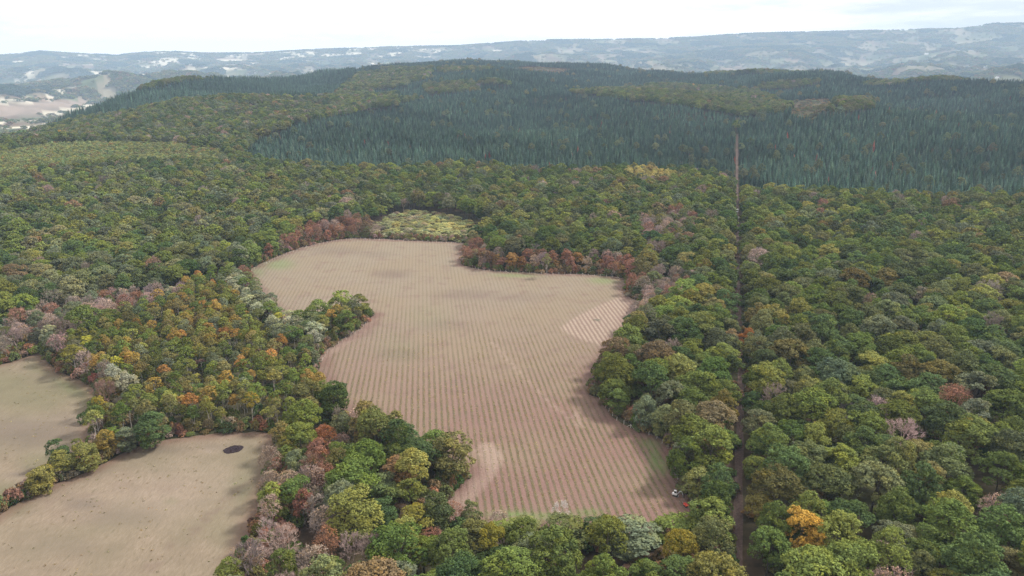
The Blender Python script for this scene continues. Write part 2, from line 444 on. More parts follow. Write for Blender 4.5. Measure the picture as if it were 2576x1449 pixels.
def main_field_mat():
    b = MatB('ploughed_field'); tcn = b.n('ShaderNodeTexCoord'); O = tcn.outputs['Object']
    rot = b.n('ShaderNodeMapping'); rot.inputs['Rotation'].default_value = (0, 0, ROW_AZ); b.l(O, rot.inputs[0])
    sep = b.n('ShaderNodeSeparateXYZ'); b.l(rot.outputs[0], sep.inputs[0])
    st = b.n('ShaderNodeMapping'); st.inputs['Scale'].default_value = (1.0, .12, 1); b.l(rot.outputs[0], st.inputs[0])
    long_n = b.noise(st.outputs[0], 1.1, 5, .7)
    fine = b.noise(O, 1.6, 6, .7); mid = b.noise(O, .11, 5, .6); big = b.noise(O, .022, 3)
    warp = b.math('MULTIPLY', b.math('SUBTRACT', b.noise(O, .25, 3), .5), .55)
    ph = b.math('FRACT', b.math('DIVIDE', b.math('ADD', sep.outputs[0], warp), ROWW))
    tri = b.math('ABSOLUTE', b.math('SUBTRACT', ph, .5))            # 0 on the row, .5 between
    soil = b.attr('soil').outputs['Fac']; plot = b.attr('plot').outputs['Fac']
    def sm(x_, a, c):
        q = b.n('ShaderNodeMapRange', interpolation_type='SMOOTHSTEP'); b.l(x_, q.inputs[0])
        q.inputs[1].default_value = a; q.inputs[2].default_value = c; return q.outputs[0]
    row = sm(b.math('ADD', tri, b.math('MULTIPLY', b.math('SUBTRACT', long_n, .5), .42)), .30, .10)
    # soil between rows: pinkish earth at the near end, straw-covered further on
    earth = b.ramp(fine, [(.25, (0.139, 0.082, 0.070)), (.5, (0.184, 0.113, 0.097)), (.8, (0.238, 0.156, 0.130))])
    strawc = b.ramp(fine, [(.25, (0.167, 0.137, 0.100)), (.5, (0.212, 0.178, 0.134)), (.8, (0.261, 0.223, 0.177))])
    base = b.mix(soil, strawc, earth)
    base = b.mix(b.ramp(big, [(.42, (0, 0, 0)), (.62, (.55, .55, .55))]), base, (0.208, 0.164, 0.114))
    base = b.mix(b.ramp(mid, [(.52, (0, 0, 0)), (.68, (.5, .5, .5))]), base, (0.161, 0.105, 0.094))
    # wheel lines half way between rows
    wl = sm(b.math('ABSOLUTE', b.math('SUBTRACT', tri, .33)), .035, .0)
    base = b.mix(b.math('MULTIPLY', wl, .35), base, (0.142, 0.091, 0.077))
    rowc = b.ramp(fine, [(.25, (0.063, 0.059, 0.032)), (.55, (0.098, 0.091, 0.048)), (.8, (0.149, 0.128, 0.077))])
    rstr = b.math('MULTIPLY', row, b.math('ADD', b.math('MULTIPLY', soil, .50), .20))
    rstr = b.math('MULTIPLY', rstr, b.ramp(b.noise(O, .05, 3), [(.3, (.55, .55, .55)), (.6, (1.15, 1.15, 1.15))]))
    base = b.mix(rstr, base, rowc)
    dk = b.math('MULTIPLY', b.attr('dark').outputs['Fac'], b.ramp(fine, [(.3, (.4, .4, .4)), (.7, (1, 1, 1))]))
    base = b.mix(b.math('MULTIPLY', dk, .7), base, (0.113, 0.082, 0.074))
    sn = b.math('MULTIPLY', b.attr('straw').outputs['Fac'], b.ramp(fine, [(.3, (.3, .3, .3)), (.65, (1, 1, 1))]))
    base = b.mix(sn, base, (0.279, 0.211, 0.172))
    gn = b.math('MULTIPLY', b.attr('green').outputs['Fac'], b.ramp(fine, [(.3, (.35, .35, .35)), (.6, (1, 1, 1))]))
    base = b.mix(gn, base, (.115, .200, .060))
    # the pale mown plot: bands of straw on bare earth along the same rows
    pstr = sm(b.math('ADD', tri, b.math('MULTIPLY', b.math('SUBTRACT', long_n, .5), .3)), .16, .34)
    pc = b.mix(b.math('MULTIPLY', pstr, .85), (0.194, 0.140, 0.113), (0.312, 0.248, 0.200))
    base = b.mix(b.math('MULTIPLY', plot, b.ramp(b.noise(O, .5, 5, .7), [(.3, (.25, .25, .25)), (.55, (.95, .95, .95))])), base, pc)
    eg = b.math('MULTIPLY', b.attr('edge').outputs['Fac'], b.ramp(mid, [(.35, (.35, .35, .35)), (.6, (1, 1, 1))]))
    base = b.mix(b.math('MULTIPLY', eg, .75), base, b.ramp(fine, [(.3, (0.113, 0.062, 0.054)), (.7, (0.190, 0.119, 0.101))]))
    return b.principled(base, .95, .05, bump=b.math('ADD', fine, b.math('MULTIPLY', row, .6)), bstr=.5, bdist=.25)
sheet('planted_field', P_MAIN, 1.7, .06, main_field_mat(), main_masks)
def meadow_masks(x, y):
    P = MAIN
    green = blobs(x, y, [(190, 960, 70, 45, 1.0), (230, 1000, 35, 50, .9), (120, 925, 60, 26, .8), (60, 990, 160, 60, .6), (20, 1260, 60, 40, .8), (100, 1160, 60, 30, .5), (430, 1262, 20, 10, .4), (620, 1230, 40, 80, .45), (560, 1330, 40, 60, .3)])
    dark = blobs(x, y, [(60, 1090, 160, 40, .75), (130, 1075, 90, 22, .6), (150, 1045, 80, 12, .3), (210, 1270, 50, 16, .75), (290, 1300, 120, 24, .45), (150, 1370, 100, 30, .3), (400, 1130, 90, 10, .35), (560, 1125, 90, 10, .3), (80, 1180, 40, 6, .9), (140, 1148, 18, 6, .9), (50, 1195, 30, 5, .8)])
    pale = blobs(x, y, [(120, 1055, 110, 8, .7), (60, 1072, 60, 8, .6), (500, 1210, 160, 60, .5), (400, 1260, 150, 60, .5), (530, 1133, 30, 8, .8), (110, 1140, 40, 10, .6), (60, 1200, 60, 8, .6)])
    e = np.minimum(dist_poly(x, y, M1), dist_poly(x, y, M2))
    edge = 1 - sstep(.8, 6.0, e)
    wheel = streaks(x, y, [([(700, 1150), (640, 1195), (560, 1260), (470, 1340), (400, 1400), (340, 1455)], .45, .8), ([(708, 1155), (648, 1202), (568, 1268), (478, 1350), (408, 1410), (350, 1465)], .45, .8)])
    return {'green': green, 'dark': dark, 'pale': pale, 'edge': edge, 'wheel': wheel}
def meadow_mat():
    b = MatB('dry_meadow'); tcn = b.n('ShaderNodeTexCoord'); O = tcn.outputs['Object']
    st = b.n('ShaderNodeMapping'); st.inputs['Rotation'].default_value = (0, 0, -.9); st.inputs['Scale'].default_value = (1, .3, 1); b.l(O, st.inputs[0])
    fine = b.noise(st.outputs[0], 1.3, 6, .72); mid = b.noise(O, .12, 5, .6); big = b.noise(O, .03, 4)
    spots = b.noise(st.outputs[0], .75, 2, .5)
    c = b.ramp(fine, [(.25, (0.151, 0.120, 0.085)), (.5, (0.202, 0.161, 0.118)), (.78, (0.263, 0.212, 0.166))])
    c = b.mix(b.ramp(mid, [(.42, (0, 0, 0)), (.66, (.6, .6, .6))]), c, (0.167, 0.127, 0.100))
    c = b.mix(b.ramp(big, [(.42, (0, 0, 0)), (.6, (.5, .5, .5))]), c, (0.151, 0.135, 0.087))
    c = b.mix(b.ramp(spots, [(.63, (0, 0, 0)), (.70, (.35, .35, .35))]), c, (0.084, 0.076, 0.045))
    def f(n, k):
        return b.math('MULTIPLY', b.attr(n).outputs['Fac'], b.math('MULTIPLY', b.ramp(fine, [(.25, (.4, .4, .4)), (.6, (1, 1, 1))]), k))
    c = b.mix(f('pale', .6), c, (0.263, 0.214, 0.174))
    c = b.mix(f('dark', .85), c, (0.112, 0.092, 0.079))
    c = b.mix(f('green', .85), c, (0.095, 0.109, 0.052))
    c = b.mix(f('wheel', .6), c, (0.135, 0.096, 0.079))
    c = b.mix(f('edge', .8), c, (0.146, 0.087, 0.066))
    return b.principled(c, .95, .05, bump=fine, bstr=.4, bdist=.3)
M_MEADOW = meadow_mat()
sheet('meadow', P_M1, 2.2, .10, M_MEADOW, meadow_masks)
sheet('meadow', P_M2, 1.9, .06, M_MEADOW, meadow_masks)

# ------------------------------------------------------------------ dirt track
def track_mesh():
    P = []
    for i in range(len(TR) - 1):
        m = max(1, int(np.linalg.norm(TR[i + 1] - TR[i]) / 4.0))
        for k in range(m): P.append(TR[i] + (TR[i + 1] - TR[i]) * k / m)
    P = np.array(P); T = np.gradient(P, axis=0); T /= np.linalg.norm(T, axis=1)[:, None]
    N = np.column_stack([T[:, 1], -T[:, 0]])
    offs = np.linspace(-1.25, 1.25, 9); prof = [0, .02, -.08, -.02, .05, -.02, -.08, .02, 0]
    v = []
    for o_, h_ in zip(offs, prof):
        q_ = P + N * (o_ + .15 * np.sin(np.arange(len(P)) * .7 + o_))[:, None]
        r_ = np.hypot(q_[:, 0], q_[:, 1])
        v.append(np.column_stack([q_, height(q_[:, 0], q_[:, 1]) + .14 + h_ + .35 * sstep(650, 800, r_)]))
    v = np.stack(v, 1); n, k = v.shape[:2]; ix = np.arange(n * k).reshape(n, k)
    f = np.stack([ix[:-1, :-1], ix[:-1, 1:], ix[1:, 1:], ix[1:, :-1]], -1).reshape(-1, 4)
    b = MatB('red_earth'); tcn = b.n('ShaderNodeTexCoord'); O = tcn.outputs['Object']
    c = b.ramp(b.noise(O, 1.2, 6, .7), [(.3, (.075, .052, .043)), (.55, (.12, .085, .072)), (.8, (.21, .165, .145))])
    m = b.principled(c, .95, .05)
    me = mesh_np('dirt_track', v.reshape(-1, 3), f, [m])
    if me.polygons[0].normal.z < 0: me.flip_normals()
    return tag(link('dirt_track', me), kind='structure')
track_mesh()

# ------------------------------------------------------------------ tree models (shared mesh data)
def unit(v): return v / np.maximum(np.linalg.norm(v, axis=-1, keepdims=True), 1e-9)
def rand_dirs(g, n, zmin=-1.0):
    z = g.uniform(zmin, 1, n); a = g.uniform(0, 2 * math.pi, n); s = np.sqrt(1 - z * z)
    return np.column_stack([s * np.cos(a), s * np.sin(a), z])
def quads(g, P, N, size, asp=(.6, 1.0)):
    n = len(P); t = unit(np.cross(N, rand_dirs(g, n))); b_ = np.cross(N, t)
    hs = (size * g.uniform(.7, 1.3, n))[:, None] * .5; ha = hs * g.uniform(*asp, n)[:, None]
    lift = N * hs * .35
    v = np.stack([P - t * hs - lift, P - b_ * ha + lift * .5, P + t * hs - lift, P + b_ * ha + lift * .5], 1).reshape(-1, 3)
    return v, np.arange(4 * n).reshape(n, 4)
def crown_mesh(name, seed, Rc, zlo, ztop, nl, nsub, nleaf, leaf, low=-.55, mat=None, spread=.62, lobe=(.34, .50)):
    g = np.random.default_rng(seed)
    zc = (zlo + ztop) / 2; V = (ztop - zlo) / 2
    d = rand_dirs(g, nl, low); d[0] = (0, 0, 1)
    k = g.uniform(.75, 1.1, nl)[:, None]
    lc = d * np.array([Rc, Rc, V]) * spread * k; lc[:, 2] += zc
    lr = Rc * g.uniform(*lobe, nl)
    lh = g.uniform(0, 1, nl) ** 2
    P, N, LV, LH = [], [], [], []
    for i in range(nl):
        sd_ = rand_dirs(g, nsub, -.75)
        sd_ = unit(sd_ + .55 * unit(lc[i] - np.array([0, 0, zc - .3 * V])) + np.array([0, 0, .25]))
        sc = lc[i] + sd_ * (lr[i] * g.uniform(.72, 1.05, nsub))[:, None] * np.array([1, 1, .85])
        keep = np.ones(nsub, bool)
        for j in range(nl):
            if j != i: keep &= np.linalg.norm((sc - lc[j]) / np.array([1, 1, .85]), axis=1) > lr[j] * .72
        sc, sd2 = sc[keep], sd_[keep]
        if not len(sc): continue
        rs = lr[i] * .33 * g.uniform(.7, 1.3, len(sc))
        ld = rand_dirs(g, len(sc) * nleaf); own = np.repeat(np.arange(len(sc)), nleaf)
        ld = unit(ld + .7 * sd2[own] + np.array([0, 0, .2]))
        P.append(sc[own] + ld * (rs[own] * g.uniform(.55, 1.05, len(own)))[:, None])
        N.append(unit(ld + .55 * rand_dirs(g, len(own)) + np.array([0, 0, .25])))
        sv = g.uniform(0, 1, len(sc))
        LV.append(np.clip(.55 * sv[own] + .45 * g.uniform(0, 1, len(own)), 0, 1))
        LH.append(np.clip(lh[i] * .7 + .5 * (g.uniform(0, 1, len(sc)) ** 3)[own], 0, 1))
    P, N, LV, LH = np.concatenate(P), np.concatenate(N), np.concatenate(LV), np.concatenate(LH)
    v, f = quads(g, P, N, leaf)
    return dict(v=v, f=f, lv=np.repeat(LV, 4), lh=np.repeat(LH, 4), mat=mat or M_LEAF)
def tubes(segs, n=5):
    V, F = [], []
    for a, b_, ra, rb in segs:
        a, b_ = np.asarray(a, float), np.asarray(b_, float); d = b_ - a; L_ = np.linalg.norm(d)
        if L_ < 1e-6: continue
        d = d / L_; u = unit(np.cross(d, (0.3, 1, 0.2) if abs(d[1]) < .9 else (1, 0, 0))); w_ = np.cross(d, u)
        o = sum(len(q_) for q_ in V); t = np.arange(n) * 2 * math.pi / n
        ring = np.cos(t)[:, None] * u + np.sin(t)[:, None] * w_
        V.append(np.concatenate([a + ring * ra, b_ + ring * rb]))
        F += [(o + i, o + (i + 1) % n, o + n + (i + 1) % n, o + n + i) for i in range(n)]
    return np.concatenate(V), np.array(F)
def trunk_mesh(seed, H, Rc, zlo, r0=.32, limbs=6, sides=6):
    g = np.random.default_rng(seed + 900); segs = []
    p = np.array([0, 0, -.6]); r = r0 * 1.25; top = zlo + (H - zlo) * .62; nseg = 5
    nodes = []
    for i in range(nseg):
        q_ = np.array([0, 0, -.6]) + np.array([g.normal(0, .12) * i / 2, g.normal(0, .12) * i / 2, (top + .6) * (i + 1) / nseg])
        r2 = r0 * (1 - .75 * (i + 1) / nseg); segs.append((p, q_, r, r2)); p, r = q_, r2; nodes.append((q_, r2))
    for k in range(limbs):
        b0, br = nodes[g.integers(1, nseg)]
        a = 2 * math.pi * (k + g.uniform(-.3, .3)) / limbs
        tip = b0 + np.array([math.cos(a) * Rc * g.uniform(.5, .8), math.sin(a) * Rc * g.uniform(.5, .8), (H - zlo) * g.uniform(.15, .4)])
        m_ = (b0 + tip) / 2 + np.array([0, 0, -.3]); segs += [(b0, m_, br * .75, br * .45), (m_, tip, br * .45, .04)]
    v, f = tubes(segs, sides); return dict(v=v, f=f, mat=M_BARK)
def branch_mesh(seed, H, Rc, fork=.25, depth=4, r0=.22, fuzz=500, fl=.9, mat=None, tw=.035):
    g = np.random.default_rng(seed + 500); segs = []; tips = []
    def grow(p, d, L_, r, k):
        q_ = p + d * L_; segs.append((p, q_, r, r * .68))
        if k == 0: tips.append((q_, d)); return
        for i in range(3 if k > 1 else 3):
            nd = unit(d + g.normal(0, .55, 3) + np.array([0, 0, .12])); grow(q_, nd, L_ * g.uniform(.6, .82), r * .6, k - 1)
    base = np.array([0, 0, -.5]); t = np.array([g.normal(0, .2), g.normal(0, .2), H * fork])
    segs.append((base, t, r0 * 1.2, r0 * .9))
    for i in range(4):
        a = 2 * math.pi * (i + g.uniform(-.2, .2)) / 4
        grow(t, unit(np.array([math.cos(a) * .75, math.sin(a) * .75, 1.0])), H * .21, r0 * .6, depth - 1)
    v, f = tubes(segs, 4)
    # squeeze into the wanted outline
    mx = np.abs(v[:, :2]).max(); v[:, :2] *= np.where(v[:, 2:3] > H * fork, Rc / mx, 1.0); v[:, 2] *= np.where(v[:, 2] > 0, H / v[:, 2].max(), 1)
    tp = np.array([p for p, d in tips]); tp[:, :2] *= Rc / mx
    sc_ = H / max(1e-6, max(s_[1][2] for s_ in segs)); tp[:, 2] *= sc_
    # thin twigs round the tips
    own = g.integers(0, len(tp), fuzz); c0 = np.array([0, 0, H * .55])
    d = unit(unit(tp[own] - c0) + .6 * rand_dirs(g, fuzz)); s0 = tp[own] - d * fl * .4; e0 = tp[own] + d * fl * g.uniform(.4, 1.0, fuzz)[:, None]
    sd_ = unit(np.cross(d, rand_dirs(g, fuzz))) * tw
    tv = np.stack([s0 - sd_, s0 + sd_, e0 + sd_ * .3, e0 - sd_ * .3], 1).reshape(-1, 3); tf = np.arange(4 * fuzz).reshape(-1, 4) + len(v)
    return dict(v=np.concatenate([v, tv]), f=np.concatenate([f, tf]), mat=mat or M_TWIG), tp
def to_mesh(name, *parts):
    mats = []; V, F, FM, LV, LH = [], [], [], [], []; o = 0
    for p in parts:
        if p['mat'] not in mats: mats.append(p['mat'])
        V.append(p['v']); F.append(p['f'] + o); FM.append(np.full(len(p['f']), mats.index(p['mat']))); o += len(p['v'])
        LV.append(p.get('lv', np.full(len(p['v']), .5))); LH.append(p.get('lh', np.zeros(len(p['v']))))
    return mesh_np(name, np.concatenate(V), np.concatenate(F), mats, np.concatenate(FM), {'leafvar': ('FLOAT', np.concatenate(LV)), 'leafhue': ('FLOAT', np.concatenate(LH))})
def conifer_parts(seed, H=24.0, Rc=3.0, step=.85, nb=10):
    g = np.random.default_rng(seed + 77); V, LV, LH = [], [], []
    z = H * .16
    while z < H - .3:
        t = (z - H * .16) / (H * .84); rad = Rc * (1 - t) ** .82 * g.uniform(.85, 1.1) + .12
        m = max(4, int(nb * (.5 + .5 * (1 - t)) + g.integers(0, 2)))
        for k in range(m):
            a = 2 * math.pi * (k + g.uniform(-.35, .35)) / m + z; L_ = rad * g.uniform(.7, 1.15)
            o = np.array([math.cos(a), math.sin(a), 0]); s_ = np.array([-o[1], o[0], 0])
            dr = -.32 - .25 * (1 - t) * g.uniform(.5, 1.3); w_ = L_ * g.uniform(.26, .40)
            p0 = np.array([0, 0, z + .45]); p1 = o * L_ * .55 + np.array([0, 0, z + dr * L_ * .45]); p2 = o * L_ + np.array([0, 0, z + dr * L_])
            V.append([p0, p1 - s_ * w_ + (0, 0, -.25 * w_), p2, p1 + s_ * w_ + (0, 0, -.25 * w_)])
            LV.append(g.uniform(0, 1)); LH.append(g.uniform(0, .35))
        z += step * (.6 + .5 * (1 - t))
    V = np.array(V).reshape(-1, 3); n = len(LV)
    top = dict(v=V, f=np.arange(4 * n).reshape(n, 4), mat=M_NEEDLE, lv=np.repeat(LV, 4), lh=np.repeat(LH, 4))
    tv, tf = tubes([((0, 0, -.6), (0, 0, H * .5), .28, .16), ((0, 0, H * .5), (0, 0, H), .16, .02)], 5)
    return top, dict(v=tv, f=tf, mat=M_BARK)

PROTO = bpy.data.collections.new('tree_models')       # never linked to the scene: only a source for the massed trees
MODEL = {}                                            # kind -> list of dicts(crown, trunk, full, lowfull)
def add_model(kind, crown, trunk, low=None):
    i = len(MODEL.setdefault(kind, []))
    d = {'crown': to_mesh(f'{kind}_crown', crown), 'trunk': to_mesh(f'{kind}_trunk', trunk) if trunk else None}
    d['full'] = to_mesh(f'{kind}_whole', crown, trunk) if trunk else d['crown']
    d['low'] = to_mesh(f'{kind}_plain', low, trunk) if low else d['full']
    MODEL[kind].append(d)
for s in range(9):
    g = np.random.default_rng(s); H = 18.0; Rc = 5.0; zlo = 3.6 + g.uniform(-1.2, 1.4)
    nl = int(g.integers(22, 32))
    c = crown_mesh('c', 100 + s, Rc, zlo, H, nl, 36, 11, .40, spread=.72, lobe=(.26, .44))
    lo = crown_mesh('c', 100 + s, Rc, zlo, H, nl, 22, 5, .74, spread=.72, lobe=(.26, .44))
    add_model('broadleaf', c, trunk_mesh(s, H, Rc, zlo), lo)
SKIRT0 = len(MODEL['broadleaf'])
for s in range(4):
    H = 18.0; Rc = 5.0
    c = crown_mesh('c', 160 + s, Rc, -.5, H, 34, 34, 9, .46, low=-.97, spread=.72, lobe=(.28, .44))
    lo = crown_mesh('c', 160 + s, Rc, -.5, H, 34, 22, 4, .85, low=-.97, spread=.72, lobe=(.28, .44))
    add_model('broadleaf', c, trunk_mesh(30 + s, H, Rc, 2.0), lo)
for s in range(6):
    H, Rc, zlo = 14.0, 2.4, 5.5
    c = crown_mesh('c', 200 + s, Rc, zlo, H, 12, 24, 8, .36, spread=.66, lobe=(.42, .60))
    lo = crown_mesh('c', 200 + s, Rc, zlo, H, 12, 16, 4, .62, spread=.66, lobe=(.42, .60))
    tm = trunk_mesh(50 + s, H, Rc, zlo, .14, 4, 5); tm['mat'] = M_PALEBARK
    add_model('slender', c, tm, lo)
for s in range(5):
    c = crown_mesh('c', 300 + s, 2.0, -.3, 2.8, 9, 22, 7, .34, spread=.6, lobe=(.42, .6)); add_model('shrub', c, trunk_mesh(80 + s, 2.2, 1.6, .3, .08, 4, 4))
for s in range(5):
    H, Rc = 15.0, 4.4
    tw, tp = branch_mesh(s, H, Rc, depth=5, fuzz=1500, tw=.03)
    add_model('bare', tw, None)
for s in range(5):                                    # half-bare trees with a veil of brown leaves
    H, Rc = 14.0, 4.2
    tw, tp = branch_mesh(40 + s, H, Rc, depth=5, fuzz=500)
    c = crown_mesh('c', 400 + s, Rc, 3.0, H, 16, 26, 4, .34)
    add_model('thin', c, tw)
for s in range(5):
    top, tr = conifer_parts(s); add_model('conifer', top, tr)
def blob_model(seed):
    g = np.random.default_rng(seed)
    c = crown_mesh('c', seed, 9.0, -2, 13, 11, 16, 3, 2.6, spread=.75, lobe=(.32, .5)); return c
for s in range(4): add_model('grove', blob_model(600 + s), None)
def tuft_part(seed, n=9, w_=.12, h=.34, spread=.28):
    g = np.random.default_rng(seed); V = []
    for i in range(n):
        a = g.uniform(0, 6.28); p = np.array([g.normal(0, spread), g.normal(0, spread), -.02]); o = np.array([math.cos(a), math.sin(a), 0])
        lean = np.array([g.normal(0, .14), g.normal(0, .14), h * g.uniform(.6, 1.2)])
        V.append([p - o * w_, p + o * w_, p + o * w_ * .4 + lean, p - o * w_ * .4 + lean])
    lv = g.uniform(0, 1, n)
    return dict(v=np.array(V).reshape(-1, 3), f=np.arange(4 * n).reshape(n, 4), mat=M_LEAF, lv=np.repeat(lv, 4), lh=np.repeat(lv[::-1], 4))
for s in range(4): add_model('tuft', tuft_part(s), None)

def massed(name, label, kind, pts, low_beyond=0.0):
    """one mass of copies: pts = dict(x,y,z,sx,sz,rot,var,tint)"""
    n = len(pts['x'])
    if n == 0: return None
    srcs = []
    coll = bpy.data.collections.new(name + '_models')
    for k in kind:
        for d in MODEL[k]:
            for key in ('full', 'low'):
                o = bpy.data.objects.new(f'm{len(srcs):03d}', d[key]); coll.objects.link(o); srcs.append(o)
    v = np.column_stack([pts['x'], pts['y'], pts['z']])
    me = mesh_np(name, v, np.zeros((0, 3), int), attrs={
        'tint': ('FLOAT_COLOR', np.column_stack([pts['tint'], np.ones(n)])), 'siz': ('FLOAT_VECTOR', np.column_stack([pts['sx'], pts['sx'] * pts.get('asp', np.ones(n)), pts['sz']])),
        'rot': ('FLOAT_VECTOR', np.column_stack([np.zeros(n), np.zeros(n), pts['rot']])), 'var': ('INT', pts['var'])})
    o = link(name, me)
    ng = bpy.data.node_groups.new(name, 'GeometryNodeTree')
    ng.interface.new_socket('Geometry', in_out='INPUT', socket_type='NodeSocketGeometry')
    ng.interface.new_socket('Geometry', in_out='OUTPUT', socket_type='NodeSocketGeometry')
    N = ng.nodes.new; K = ng.links.new
    gi, go = N('NodeGroupInput'), N('NodeGroupOutput'); iop = N('GeometryNodeInstanceOnPoints'); ci = N('GeometryNodeCollectionInfo')
    ci.inputs[0].default_value = coll; ci.inputs['Separate Children'].default_value = True; ci.inputs['Reset Children'].default_value = True
    def na_(nm, t):
        q_ = N('GeometryNodeInputNamedAttribute'); q_.data_type = t; q_.inputs[0].default_value = nm; return q_.outputs[0]
    K(gi.outputs[0], iop.inputs['Points']); K(ci.outputs[0], iop.inputs['Instance'])
    iop.inputs['Pick Instance'].default_value = True
    K(na_('var', 'INT'), iop.inputs['Instance Index']); K(na_('siz', 'FLOAT_VECTOR'), iop.inputs['Scale'])
    er = N('FunctionNodeEulerToRotation'); K(na_('rot', 'FLOAT_VECTOR'), er.inputs[0]); K(er.outputs[0], iop.inputs['Rotation'])
    K(iop.outputs[0], go.inputs[0])
    md = o.modifiers.new('scatter', 'NODES'); md.node_group = ng
    return tag(o, label, None, None, 'stuff')

# ------------------------------------------------------------------ where the trees stand
def reg(*pts): return np.array(pts, float)
G1, G2, G3, G4 = (.122, .168, .050), (.168, .208, .058), (.084, .130, .052), (.140, .164, .078)
OLIVE, YG, GOLD, ORANGE, RUSSET, MAUVE, PALE, GREYG = (.185, .180, .075), (.215, .225, .070), (.44, .29, .07), (.36, .205, .08), (.27, .150, .11), (.33, .255, .225), (.33, .35, .25), (.150, .180, .115)
BROWN = (.22, .165, .10); CON = (.052, .092, .072); LIME = (.38, .39, .07)
